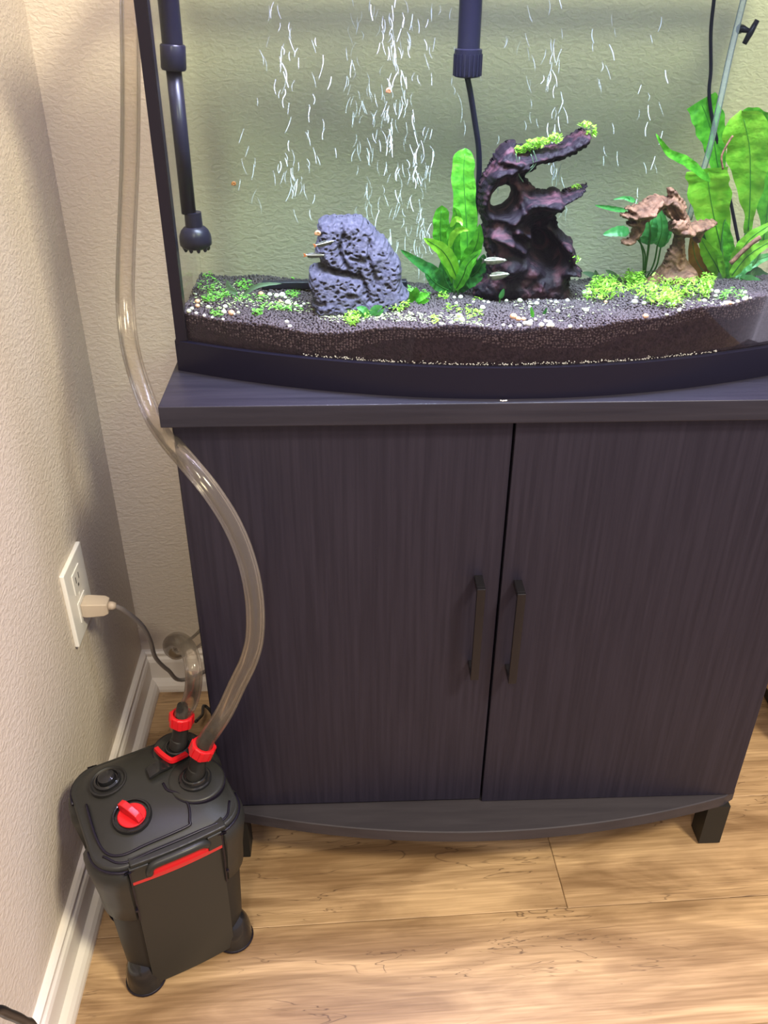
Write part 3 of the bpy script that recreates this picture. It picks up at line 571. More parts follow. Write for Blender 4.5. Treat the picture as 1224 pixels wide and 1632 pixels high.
tuft('carpet_plant', [(325, 455, 26, 12), (350, 470, 18, 8), (305, 445, 12, 8), (318, 440, 22, 4), (340, 478, 18, 5), (300, 470, 8, 10), (390, 458, 14, 8), (400, 478, 30, 4)], 520, .0056, 'carpet2', 'scattered green leaflets growing in the left corner of the aquarium', 'plant', rise=.006, up=.3)
tuft('carpet_plant', [(430, 490, 20, 5), (460, 494, 22, 4), (468, 470, 12, 6), (345, 502, 10, 5), (410, 500, 8, 4)], 230, .0056, 'carpet2', 'low green plantlets between left corner and lava rock', 'plant', rise=.005, up=.4)
tuft('carpet_plant', [(480, 441, 14, 3), (470, 444, 12, 3)], 60, .0056, 'carpet2', 'small green tuft at the back glass left of the lava rock', 'plant', rise=.004, up=.4)
tuft('carpet_plant', [(745, 512, 22, 5), (755, 502, 16, 5), (706, 474, 10, 4), (728, 494, 22, 6), (820, 470, 8, 4), (693, 512, 8, 5), (765, 476, 14, 5)], 230, .0050, 'carpet', 'low yellow-green plantlets before the fern near the front glass', 'plant', rise=.005, up=.4)
tuft('carpet_plant', [(1168, 470, 20, 5), (1190, 478, 20, 4), (1150, 474, 10, 6)], 110, .0052, 'carpet2', 'sparse green plantlets below the sword plant', 'plant', rise=.006, up=.5)
tuft('carpet_plant', [(880, 530, 26, 7), (905, 540, 24, 6), (860, 538, 20, 4)], 200, .0034, 'carpet2', 'tiny green specks against the front glass below the white pebbles', 'plant', rise=.002, up=.4)
tuft('leaf_litter', [(690, 508, 45, 9), (640, 505, 40, 9), (560, 508, 50, 8), (480, 490, 50, 9), (360, 480, 60, 14), (420, 480, 50, 12), (540, 502, 40, 6), (340, 460, 45, 14), (740, 520, 40, 8), (900, 490, 90, 22), (1130, 490, 80, 12)], 1150, .0042, 'bits', 'pale yellow-green leaf scraps littering the soil', 'leaf litter', up=.1, rise=.0015)
tuft('moss', [(838, 236, 10, 8), (862, 226, 14, 8), (885, 220, 12, 7), (850, 230, 12, 8), (826, 240, 6, 8)], 430, .0058, 'carpet', 'yellow-green moss tuft on top of the dark driftwood branch', 'moss', onground=False, y=-.222, up=.8, rise=.004)
tuft('moss', [(932, 198, 10, 4), (942, 206, 8, 9), (948, 212, 4, 5)], 130, .0058, 'carpet', 'yellow-green moss tuft on the tip of the dark driftwood branch', 'moss', onground=False, y=-.215, up=.8, rise=.004)
tuft('moss', [(919, 297, 8, 5)], 46, .0045, 'carpet', 'tiny moss tuft on the pointed lower driftwood branch', 'moss', onground=False, y=-.215, up=.8, rise=.004)
tuft('moss', [(917, 412, 8, 7)], 40, .0045, 'carpet', 'tiny moss tuft on the right side of the dark driftwood', 'moss', onground=False, y=-.245, up=.8, rise=.004)
mb = MB()
for a, pl in enumerate(([(822, 245), (824, 262), (820, 278)], [(850, 240), (855, 258), (845, 272), (838, 278)], [(828, 250), (826, 275), (834, 290)], [(846, 246), (850, 262), (842, 270)])): mb.tube(crm([PY(u, v, -.240) for u, v in pl], 5), .0005, 4)
ob('moss_roots', mb, 'leafp', label='thin pale rootlets hanging from the moss over the dark driftwood', cat='roots', kind='stuff', smooth=True, origin=PY(822, 245, -.240))

# ------------------------------------------------------------------ pebbles: each one a thing
def pebble(u, v, d, m_, label, group):
    g_ = G(u, v); r = d/FPX*(g_-CAM).dot(Fv)/2; g_.y = max(g_.y, tb(g_.x, .0095)+r); g_.z = float(gz(g_.x, g_.y)); mb = MB(); R3 = random.Random(int(u*31+v))
    V = []; n, k = 10, 6
    for i in range(k+1):
        t_ = math.pi*(i+.01)/(k+.02)
        V.append([Vector((r*math.sin(t_)*math.cos(2*math.pi*j/n)*(1+R3.uniform(-.07, .07)), r*math.sin(t_)*math.sin(2*math.pi*j/n)*(1+R3.uniform(-.07, .07)), -r*.86*math.cos(t_))) for j in range(n)])
    o = ob('pebble', mb.loft(V), m_, smooth=True, label=label, cat='pebble', group=group); o.location = g_+Vector((0, 0, r*.62))
W_, O_, Gn = 'peb', 'pebo', 'pebg'
zones = [
 ('white pebbles in the left corner', 'small %s pebble on the soil in the left corner of the aquarium', [(306, 494, 7, Gn), (313, 501, 6, W_), (324, 508, 6, W_), (320, 516, 5, W_), (300, 500, 8, Gn), (332, 492, 8, Gn), (338, 508, 5, W_), (355, 512, 5, W_), (312, 470, 4, W_), (373, 502, 5, Gn), (380, 500, 6, Gn)]),
 ('white pebbles between corner and rock', 'small %s pebble lying between the left corner and the lava rock', [(359, 491, 8, W_), (357, 500, 9, W_), (430, 472, 8, W_), (441, 474, 9, W_), (450, 473, 10, W_), (447, 482, 6, O_), (459, 485, 10, W_), (471, 487, 7, Gn), (455, 476, 6, W_), (470, 495, 5, Gn), (480, 490, 6, Gn), (484, 486, 5, W_), (457, 515, 7, W_), (462, 522, 7, W_), (434, 432+52, 5, Gn)]),
 ('pebbles at the fern and dark driftwood foot', 'small %s pebble between the fern and the dark driftwood foot', [(724, 476, 6, W_), (734, 476, 8, W_), (727, 485, 6, W_), (754, 483, 5, W_), (769, 493, 9, W_), (782, 477, 7, W_), (771, 482, 5, W_), (778, 484, 6, W_), (807, 481, 6, W_), (820, 476, 4, W_), (842, 471, 7, W_), (836, 472, 5, W_), (828, 482, 9, Gn), (855, 486, 8, W_), (858, 479, 4, W_), (844, 491, 6, W_), (904, 481, 7, W_), (886, 484, 7, Gn), (878, 482, 5, Gn), (889, 498, 7, Gn), (816, 459, 4, W_), (832, 458, 4, W_), (838, 460, 4, W_)]),
 ('white pebbles by the front glass', 'bright %s pebble beside the front glass below the dark driftwood', [(731, 508, 12, W_), (736, 513, 10, Gn), (760, 518, 6, Gn), (802, 520, 6, W_), (813, 522, 6, W_), (827, 521, 8, W_), (837, 518, 9, W_), (843, 519, 11, W_), (846, 514, 7, W_), (853, 511, 6, W_), (863, 521, 9, W_), (869, 514, 7, W_), (876, 516, 8, W_), (880, 523, 9, W_), (884, 527, 8, W_), (866, 526, 6, W_), (910, 524, 7, W_), (874, 521, 7, W_), (926, 521, 4, Gn)]),
 ('pebbles around the carpet plants', 'round %s pebble at the edge of the carpet plants on the right', [(1011, 484, 10, W_), (1013, 476, 6, W_), (1026, 486, 8, Gn), (965, 483, 6, O_), (934, 497, 9, W_), (929, 494, 5, Gn), (1066, 487, 7, W_), (1074, 487, 8, W_), (1082, 497, 7, W_), (932, 470, 11, W_), (939, 469, 8, W_), (1122, 482, 8, Gn), (1132, 466, 9, Gn), (1142, 468, 9, W_), (1140, 474, 7, Gn), (945, 500, 4, Gn), (1064, 505, 5, Gn), (1072, 511, 4, Gn)]),
 ('pebbles at the right edge', 'small %s pebble on the soil near the right edge of the photo', [(1164, 491, 9, W_), (1157, 491, 5, W_), (1202, 491, 9, Gn), (1211, 491, 5, W_), (1187, 503, 8, O_), (1205, 506, 7, W_), (1208, 499, 8, W_), (1187, 469, 7, W_), (1205, 512, 5, W_)])]
ORD = 'first second third fourth fifth sixth seventh eighth ninth tenth eleventh twelfth thirteenth fourteenth fifteenth sixteenth seventeenth eighteenth nineteenth twentieth'.split()
place = ['in the left corner', 'between left corner and lava rock', 'between fern and dark driftwood foot', 'by the front glass below dark driftwood', 'around the bright carpet plants', 'at the right edge of the soil']
for (grp, lab, lst), plc in zip(zones, place):
    for m_, nm in (('peb', 'white'), ('pebo', 'pinkish'), ('pebg', 'greenish')):
        sub = sorted(q for q in lst if q[3] == m_)
        for k, (u, v, d, _) in enumerate(sub):
            l_ = '%s from the left of the %s pebbles %s' % (ORD[k], nm, plc) if len(sub) > 1 else 'the one %s pebble %s' % (nm, plc)
            pebble(u, v, d, m_, l_, '%s %s' % (nm, grp.replace('white ', '')))
for u, v, d, lab in ((315, 483, 9, 'upper of the two orange pebbles touching in the left corner'), (315, 490, 8, 'lower of the two orange pebbles touching in the left corner'), (369, 502, 11, 'round rust-orange pebble beside two white pebbles near the front left'), (416, 471, 9, 'orange pebble on the soil left of the white pebble cluster'),
                   (818, 508, 12, 'largest orange pebble in the front row below dark driftwood'), (826, 511, 9, 'middle orange pebble of the front row'), (834, 511, 8, 'right-hand orange pebble of the front row'), (1041, 518, 10, 'lone orange pebble with pale top below the carpet plants'), (546, 487, 9, 'pink pebble touching the foot of the lava rock'), (534, 490, 7, 'small brown pebble at the left foot of the lava rock'), (507, 488, 7, 'rusty pebble wedged under the left corner of the lava rock')):
    pebble(u, v, d, 'pebo', lab, None)
def snail(p_, r, label, m_='pebo'):
    mb = MB(); pts_ = []; rr = []
    for i in range(22):
        t_ = i/21; a = t_*2*math.pi*1.6; q = r*.15+r*.5*t_; pts_.append(p_+Vector((q*math.cos(a), -.1*r, q*math.sin(a)))); rr.append(r*(.14+.36*t_))
    ob('snail', mb.tube(pts_, rr, 8), m_, smooth=True, label=label, cat='snail', origin=p_)
snail(PY(507, 372, -.30), .0036, 'tiny orange round snail on the upper left edge of the lava rock')
snail(PY(620, 145, tb(PY(620, 145, -.38).x, .0095)+.003), .0028, 'tiny pale orange snail on the glass amid the bubbles'); snail(PY(373, 293, BK-.013), .0032, 'small red snail on the glass in the upper left', 'fintip')

# ------------------------------------------------------------------ fish
def fish(head, tail, y, h, label, dark):
    A = PY(*head, y); B = PY(*tail, y); L_ = (B-A).length; X_ = (A-B).normalized(); Z_ = Vector((0, -1, 0)).cross(X_)*-1
    if Z_.z < 0: Z_ = -Z_
    Y_ = Z_.cross(X_); m4 = Matrix(((X_.x, Y_.x, Z_.x, B.x), (X_.y, Y_.y, Z_.y, B.y), (X_.z, Y_.z, Z_.z, B.z), (0, 0, 0, 1)))
    hh = h/FPX*(A-CAM).dot(Fv)/2; r_ = empty('small_fish', (A+B)/2, label, 'fish')
    def body(s0, s1, ts, off=0, k=1):
        lo = []
        for t_ in ts:
            pr = max(.08, math.sin(math.pi*min(1, t_*.97+.02)**.8)**.75)
            lo.append([m4 @ Vector((L_*t_, hh*pr*.45*math.cos(a)*k, hh*pr*math.sin(a)*k - hh*.12*pr*(1 if math.sin(a) < 0 else 0)+off)) for a in [2*math.pi*i/12 for i in range(12)]])
        return MB().loft(lo)
    ts = [.16+.84*i/14 for i in range(15)]
    W(r_, 'body', body(0, 1, ts), 'fishd' if dark else 'fish', smooth=True)
    st = MB(); q = []
    for i in range(11):
        t_ = .1+.78*i/10; pr = max(.08, math.sin(math.pi*min(1, t_*.97+.02)**.8)**.75); yy = hh*pr*.46
        q.append([m4 @ Vector((L_*t_, s_*(yy*1.0), z_)) for s_, z_ in ((-1, hh*.12), (-1, hh*.34), (1, hh*.34), (1, hh*.12))])
    W(r_, 'stripe', st.loft(q), 'stripe', smooth=True)
    th = .0003
    def flat(pl, m_='fin', nm='fin'):
        W(r_, nm, MB().loft([[m4 @ Vector((a*L_, y_, b*hh)) for a, b in pl] for y_ in (-th, th)]), m_)
    flat([(.18, .12), (-.02, .85), (.03, .1), (-.02, -.75), (.18, -.12)], 'fintip' if dark else 'fin', 'tail_fin'); flat([(.42, .7), (.5, 1.35), (.6, .85)]); flat([(.3, -.6), (.36, -1.25), (.5, -.9)])
    for s_ in (-1, 1):
        e = W(r_, 'eye', MB().ell(m4 @ Vector((L_*.9, s_*hh*.26, hh*.12)), hh*.22), 'stripe', smooth=True)
        W(r_, 'pupil', MB().ell(m4 @ Vector((L_*.905, s_*hh*.42, hh*.12)), hh*.12), 'seal', smooth=True)
fish((534, 384), (500, 392), -.335, 8, 'upper slim dark fish with white stripe before the lava rock', True)
fish((519, 407), (484, 407), -.335, 8, 'lower slim dark fish with white stripe left of the lava rock', True)
fish((808, 415), (768, 416), -.29, 12, 'upper grey fish with white stripe before the dark driftwood', False)
fish((812, 437), (777, 441), -.29, 13, 'lower grey fish with white stripe before the dark driftwood', False)

# ------------------------------------------------------------------ equipment in the water
pi_ = empty('intake_pipe', PY(308, 400, -.235), 'black intake pipe with a round bell end hanging in the left of the tank', 'pipe')
def up(px, zy, y):  # axis point
    return PY(px, zy, y)
yp = -.235; T0 = PY(270, -20, yp); T1 = PY(275, 70, yp); T2 = PY(277, 112, yp); T3 = PY(301, 340, yp); T0 = T1+(T1-T3)*.6
W(pi_, 'upper_tube', MB().tube([T0, T1], .0108, 20), 'underw', smooth=True, auto=.8)
ax = (T2-T1).normalized()
W(pi_, 'collar', MB().tube([T1-ax*.0, T1+ax*.0015, T2-ax*.002, T2], [.0118, .0132, .0132, .012], 20), 'underw', smooth=True, auto=.8)
W(pi_, 'lower_tube', MB().tube([T2, T3], .0082, 20), 'underw', smooth=True)
bz = PY(307, 338, yp)
W(pi_, 'bell_neck', MB().lathe([(.0095, 0), (.0098, -.0165)], bz), 'underw', smooth=True, auto=.8)
W(pi_, 'bell', MB().lathe([(.0098, -.0155), (.012, -.0165), (.0155, -.020), (.0178, -.0255), (.0183, -.031), (.018, -.036), (.014, -.0395), (.006, -.041), (.001, -.0425)], bz), 'underw', smooth=True, auto=.9)
mb = MB()
for k in range(10): a = k*math.pi/5; mb.ell(bz+Vector((.0135*math.cos(a), .0135*math.sin(a), -.0395)), (.0025, .0025, .0035), 8, 5)
W(pi_, 'strainer_teeth', mb, 'underw', smooth=True)
ht = empty('heater', PY(745, 122, -.2), 'black cylindrical heater with ribbed end cap hanging above the driftwood', 'heater')
hx = PY(744.5, 122, -.2); 
W(ht, 'heater_tube', MB().lathe([(.0122, .026), (.0122, .20)], hx), 'underw', smooth=True, auto=.8)
prf = [(.0145, 0), (.0155, .004), (.0155, .0275), (.0135, .0285)]
mb = MB().lathe([(.010, -.001), (.0138, 0), (.0149, .003), (.0149, .0265), (.012, .0275)], hx, 32)
for k in range(20): a = k*math.pi/10; mb.box((-.0009, .0143, .001), (.0009, .0158, .022), Matrix.Translation(hx) @ Matrix.Rotation(a, 4, 'Z'))
W(ht, 'end_cap', mb, 'underw', smooth=True, auto=.6)
W(ht, 'power_cord', MB().tube(crm([hx, PY(750, 150, -.2), PY(757, 195, -.195), PY(763, 240, -.19), PY(763, 290, -.185), PY(757, 350, -.18), PY(757, 420, -.17), PY(760, 470, -.165)], 8), .0033, 10), 'underw', smooth=True)
ab = empty('air_bar', G(455, 462), 'dark flat air bar lying on the soil at the back beside the lava rock', 'air stone')
A = G(418, 461); Bq = G(520, 463)
W(ab, 'bar', MB().box((A.x, A.y-.006, A.z+.001), (Bq.x+.1, A.y+.006, A.z+.0105)), 'underw', bevel=.002)
mb = MB()
for k in range(24): mb.ell((A.x+.008+k*.006, A.y, A.z+.0105), .0009, 6, 4)
W(ab, 'air_hole_row', mb, 'soil', smooth=True)
al = [PY(1193, -30, -.16), PY(1185, 0, -.16), PY(1163, 90, -.16), PY(1147, 165, -.16), PY(1130, 240, -.155), PY(1112, 300, -.15), PY(1098, 350, -.15)]
air = empty('air_tube', al[-1], 'clear straight air tube rising behind the sword plant', 'tube')
M['airt'] = clear('air_vinyl', (.92, .95, .98), .12, 1.5, edge=(.8, .84, .9), refl=1.0, haze=(.16, (.75, .8, .85)))
W(air, 'tube_wall', MB().tube(crm(al, 5), .0036, 12), 'airt', smooth=True)
ob('thin_cord', MB().tube(crm([PY(1142, -30, -.135), PY(1138, 0, -.135), PY(1133, 50, -.135), PY(1133, 110, -.135), PY(1132, 170, -.135), PY(1160, 300, -.135), PY(1180, 400, -.135)], 6), .0022, 8), 'underw', smooth=True, label='thin dark cord hanging at the back glass left of the air tube', cat='cord')
sg_ = empty('suction_clip', PY(1190, 50, -.14), 'dark suction clip on the back glass right of the air tube', 'clip')
W(sg_, 'clip_arm', MB().tube([PY(1207, 32, -.14), PY(1196, 52, -.14), PY(1186, 70, -.14)], [.0028, .0036, .0028], 10), 'underw', smooth=True)
W(sg_, 'suction_cup', MB().tube([PY(1196, 50, -.14), PY(1184, 46, -.136), PY(1179, 46, -.131)], [.002, .004, .0055], 12), 'underw', smooth=True)

# ------------------------------------------------------------------ bubbles (strings of tiny beads)
def bubbles(label, streams, seed):
    R4 = random.Random(seed); C = []; R = []; SQ = []
    for (u0, v0, u1, v1, spread, n, y, big) in streams:
        for _ in range(n):
            t_ = R4.random(); u = u0+(u1-u0)*t_+R4.gauss(0, spread)+7*math.sin(t_*16+u0); v = v0+(v1-v0)*t_
            L_ = R4.uniform(12, 26); dx = R4.uniform(-.38, .38)*L_; br = R4.random() < big; r0 = R4.uniform(.00038, .0006)*(1.6 if br else 1); yy = y+R4.uniform(-.02, .02); cur = R4.uniform(-2.5, 2.5)
            k = int(L_/1.5)
            for i in range(k):
                s_ = i/(k-1); C.append(tuple(PY(u+dx*s_+cur*math.sin(math.pi*s_), v+L_*s_, yy))); R.append(r0*(.55+.45*math.sin(math.pi*(.1+.8*s_)))); SQ.append((.8, .8, 1.25))
    balls('bubble_stream', C, R, 'bubble', squash=SQ, label=label, cat='bubbles', kind='stuff')
bubbles('wavering thin bubble string rising left of the lava rock', [(445, 0, 475, 340, 9, 42, -.19, .35), (430, 40, 400, 330, 18, 14, -.17, 0), (500, 60, 500, 300, 16, 22, -.19, .15)], 1)
bubbles('dense curtain of bubbles rising behind the lava rock', [(560, -10, 585, 360, 10, 58, -.15, .02), (625, -10, 625, 400, 14, 85, -.19, .3), (665, 20, 668, 400, 12, 60, -.19, .3), (600, 0, 640, 300, 26, 40, -.15, .05)], 2)
bubbles('bubble stream rising behind the dark driftwood', [(885, -10, 880, 300, 8, 42, -.17, .4), (895, 320, 892, 345, 3, 5, -.17, .5), (970, 0, 980, 260, 20, 14, -.16, .2), (1045, 0, 1035, 280, 10, 12, -.16, .5), (1012, 300, 1010, 320, 3, 2, -.16, .5)], 3)
bubbles('sparse bubbles rising near the heater', [(790, 0, 790, 260, 16, 6, -.16, 0), (700, 0, 745, 300, 22, 16, -.16, 0), (660, 350, 670, 440, 10, 10, -.18, .4), (835, -10, 845, 200, 6, 12, -.16, .0)], 4)

# ------------------------------------------------------------------ hoses, outlet, cords
def hose(name, pts, r, label, seg_=9):
    o = empty(name, pts[-1], label, 'hose'); path = crm(pts, seg_)
    W(o, 'outer_wall', MB().tube(path, r, 20, cap=False), 'tube', smooth=True); W(o, 'inner_wall', MB().tube(path, r*.74, 20, cap=False), 'tubein', smooth=True); return o
FO = Vector((.1367, -.4981, 0)); FA = math.atan2(.451, .893); FM = Matrix.Translation(FO) @ Matrix.Rotation(FA, 4, 'Z')
n1 = FM @ Vector((.0575, .0405, .334)); n2 = FM @ Vector((.0645, -.019, .332))
up1 = (FM.to_3x3() @ Vector((.18, .0, 1))).normalized(); up2 = (FM.to_3x3() @ Vector((.42, -.16, 1))).normalized()
hp = [PY(210, -60, -.16), PY(207, 0, -.17), PY(208, 120, -.19), PY(207, 250, -.21), PY(201, 400, -.24), PY(200, 490, -.265), PY(211, 570, -.30), PY(240, 655, -.345), PY(268, 700, -.385), PY(300, 738, -.418), PY(338, 785, -.436), PY(372, 840, -.448), PY(395, 900, -.458), PY(406, 960, -.468), PY(406, 1015, -.478), PY(396, 1054, -.485), PY(378, 1092, -.487), PY(356, 1138, -.488), n2+up2*.016, n2+up2*.003]
hose('long_hose', hp, .0108, 'long clear hose curving past the cabinet door to the nearer filter connector')
h2 = [n1+up1*.004, PY(304, 1115, n1.y+.005), PY(309, 1080, -.45), PY(305, 1048, -.435), PY(294, 1026, -.41), PY(281, 1020, -.37), PY(272, 1026, -.32), PY(274, 1036, -.27), PY(288, 1038, -.235), PY(305, 1032, -.22), PY(330, 1022, -.20)]
h2 = h2[:-2]+[Vector((.165, -.20, .285)), Vector((.172, -.12, .30)), Vector((.21, -.008-.016, .32))][:2]
hose('short_hose', h2, .0105, 'short clear hose looping back behind the cabinet from the rear filter connector', 8)
ou = empty('wall_outlet', (0, -.253, .398), 'white rectangular wall outlet with a beige plug in its lower socket', 'outlet')
def lb(name, parent, y0, z0, y1, z1, x0, x1, m_, bev=.0012):
    o = ob(name, MB().box((x0, y0, z0), (x1, y1, z1)), m_, parent, bevel=bev); return o
pl_ = lb('cover_plate', ou, -.043, -.061, .043, .061, 0, .0065, 'whitep', .002)
for zc in (.0255, -.0215):
    s_ = lb('socket', ou, -.017, zc-.0165, .017, zc+.0165, .006, .0078, 'whitep', .0007)
    for dy in (-.0065, .0065): lb('slot', s_, dy-.0011, zc-.002, dy+.0011, zc+.008, .0072, .0080, 'slot', 0)
    lb('slot', s_, -.0022, zc-.0105, .0022, zc-.006, .0072, .0080, 'slot', 0)
ob('screw', MB().tube([(.0060, 0, .0015), (.0072, 0, .0015)], .0028, 10), 'whitep', ou)
pg = empty('power_plug', (.008, -.253, .3765), 'beige plug and grey cord running from wall outlet to behind cabinet', 'plug')
ob('plug_body', MB().loft([[Vector((x, s1*a, s2*b)) for s1, s2 in ((-1, -1), (1, -1), (1, 1), (-1, 1))] for x, a, b in ((0, .012, .0105), (.006, .0128, .0112), (.030, .0115, .010), (.036, .009, .008))]), 'plug', pg, bevel=.0015)
ob('strain_relief', MB().tube([(.035, 0, 0), (.042, 0, 0), (.046, 0, 0)], [.0065, .006, .004], 12), 'plug', pg, smooth=True)
cp = [Vector((.052, -.253, .3765)), PX(200, 972, .062), PX(225, 995, .075), PX(240, 1022, .085), PX(250, 1050, .095), PX(270, 1070, .12), PX(300, 1083, .155)]
cp = [Vector((.050, -.253, .3765)), PY(198, 973, -.245), PY(226, 996, -.225), PY(240, 1022, -.20), PY(248, 1048, -.175), PY(268, 1068, -.15), PY(295, 1083, -.12), Vector((.24, -.02, .06))]
cp[-1] = Vector((.185, -.075, .125))
W(pg, 'cord', MB().tube(crm(cp, 8), .0034, 10), 'cord', smooth=True)
ob('black_cable', MB().tube(crm([PZ(312, 1150, .05), PZ(322, 1140, .03), PZ(333, 1130, .01), Vector((.235, -.25, .006)), Vector((.3, -.2, .006))], 6), .0028, 8), 'cable', smooth=True, label='short black cable on the floor behind the canister filter', cat='cable')
cb_ = [PX(-40, 1616, .05), PX(-10, 1613, .05), PX(15, 1617, .05), PX(38, 1628, .05), PX(60, 1650, .05)]
c0 = cb_[0]; c1 = cb_[-1]
ob('black_cable', MB().tube(crm([Vector((c0.x+.03, c0.y-.09, .006)), c0+Vector((0, -.02, -.012))]+cb_[1:4]+[c1, Vector((c1.x+.02, c1.y-.02, .03)), Vector((c1.x+.06, c1.y-.06, .006))], 6), .005, 10), 'cable', smooth=True, label='black cable arching into the bottom left corner by the baseboard', cat='cable')
C = [(.5565+rng.uniform(-.004, .004), -.3985+rng.uniform(-.0008, .0008), .7537) for _ in range(9)]
balls('white_crumbs', C, [.0009]*9, 'peb', label='few white crumbs on the cabinet top edge below the rim centre', cat='crumbs', kind='stuff')
# light wooden unit at the far right
sd = empty('side_unit', (1.27, -.16, 0), 'light wood furniture piece on black base at the right edge behind the cabinet', 'furniture')
W(sd, 'plinth', MB().box((1.150, -.20, 0), (1.40, -.035, .055)), 'blackm', bevel=.003); W(sd, 'body', MB().box((1.128, -.215, .055), (1.42, -.032, .45)), 'tan', bevel=.003)

# ------------------------------------------------------------------ canister filter (local frame: x along its front, y to its back)
fo = empty('canister_filter', FO, 'black canister filter with red trim and dial on the floor left of cabinet', 'filter', rz=FA)
def rr(hx, hy, r, z, cx=0, cy=0, n=9):
    l = []
    for k, (sx, sy) in enumerate(((1, 1), (-1, 1), (-1, -1), (1, -1))):
        for i in range(n+1):
            a = math.pi/2*(k+i/n); l.append(Vector((cx+sx*(hx-r)+r*math.cos(a), cy+sy*(hy-r)+r*math.sin(a), z)))
    return l
ob('canister_body', MB().loft([rr(.074, .070, .028, .006), rr(.078, .0735, .03, .012), rr(.081, .076, .032, .07), rr(.084, .079, .033, .15), rr(.0865, .081, .034, .215), rr(.087, .082, .034, .243)]), 'blackm', fo, smooth=True, auto=.7)
ZC = .2455
def H(x, y):
    s = max((abs(x/.0905)**3.2+abs(y/.086)**3.2)**(1/3.2), 0); s = min(s, 1); return .2635+.0215*(1-s**3.0)+.007*(y/.086)*(1-s**2)
ld = [rr(.0872, .0825, .034, ZC), rr(.0905, .0855, .036, ZC+.003), rr(.091, .086, .036, ZC+.013)]
for s in (.99, .97, .94, .90, .86, .82, .77, .72, .66, .6, .52, .45, .37, .3, .22, .15, .08, .02):
    ld.append([Vector((p_.x*s, p_.y*s, H(p_.x*s, p_.y*s))) for p_ in rr(.0905, .0855, .036, 0)])
ob('lid', MB().loft(ld), 'blackp', fo, smooth=True)
# raised edge line on the lid
def ribbon(pl, r, m_, nm, n=6, dz=0):
    return ob(nm, MB().tube([Vector((q.x, q.y, H(q.x, q.y)+dz)) for q in crm([Vector((a, c_, 0)) for a, c_ in pl], n)], r, 8), m_, fo, smooth=True)
ribbon([(-.0780, .019), (-.079, -.03), (-.074, -.058), (-.058, -.071), (-.03, -.0725), (.02, -.0715), (.026, -.066), (.031, -.048), (.0265, -.030), (.015, -.018), (.013, -.006)], .0017, 'seal', 'lid_seam', 6, .0003)
ribbon([(-.078, -.060), (-.06, -.079), (-.02, -.0815), (.03, -.081), (.066, -.076), (.080, -.055)], .0015, 'seal', 'lid_seam', 6, .0003)
# front panel, red trim, pocket, handle
fp = []
for z, y0 in ((.012, -.0775), (.10, -.0815), (.20, -.0845), (.2315, -.0855)):
    q = [Vector((-.0555+.111*i/10, y0-.0025*math.sin(math.pi*i/10), z)) for i in range(11)]; fp.append(q+[Vector((.0555, -.07, z)), Vector((-.0555, -.07, z))])
ob('front_panel', MB().loft(fp), 'blackp', fo, smooth=True, auto=.5)
q = [(-.0565+.113*i/12) for i in range(13)]
def bar(z0, z1, y0, y1, xs, bulge=.003):
    a = [Vector((x_, y0-bulge*math.cos(math.pi*x_/.113), 0)) for x_ in xs]; b_ = [Vector((xs[-1], y1, 0)), Vector((xs[0], y1, 0))]
    return MB().loft([[p_+Vector((0, 0, z)) for p_ in a+b_] for z in (z0, z1)])
ob('red_trim', bar(.2315, .2368, -.0895, -.07, q), 'redd', fo, smooth=True, auto=.5)
qs = [(-.036+.078*i/10) for i in range(11)]
ob('red_pocket', MB().loft([[Vector((x_, -.0885-.002*math.cos(math.pi*x_/.113), .2366)) for x_ in qs]+[Vector((.042, -.08, .2366)), Vector((-.036, -.08, .2366))],
    [Vector((x_*.94+.001, -.0868-.002*math.cos(math.pi*x_/.113), .2475)) for x_ in qs]+[Vector((.040, -.08, .2475)), Vector((-.033, -.08, .2475))]]), 'red', fo)
ob('dark_slot', bar(.2470, .2565, -.0862, -.07, [x_*.9 for x_ in qs], .002), 'seal', fo)
for a, b_ in ((-.0565, -.034), (.038, .0565)):
    ob('lid_skirt', bar(.2372, .2605, -.0905, -.07, [a+(b_-a)*i/5 for i in range(6)], .0028), 'blackp', fo, bevel=.0012)
ob('front_handle', MB().tube(crm([(-.0345, -.0895, .2415), (-.0335, -.0915, .250), (-.027, -.0925, .2565), (-.005, -.0945, .2590), (.015, -.0945, .2590), (.031, -.0925, .2565), (.0375, -.0905, .250)], 6), .0052, 12), 'blackp', fo, smooth=True)
ob('lid_brow', bar(.2575, .2655, -.0885, -.07, [x_*1.5 for x_ in qs], .0026), 'blackp', fo, bevel=.002)
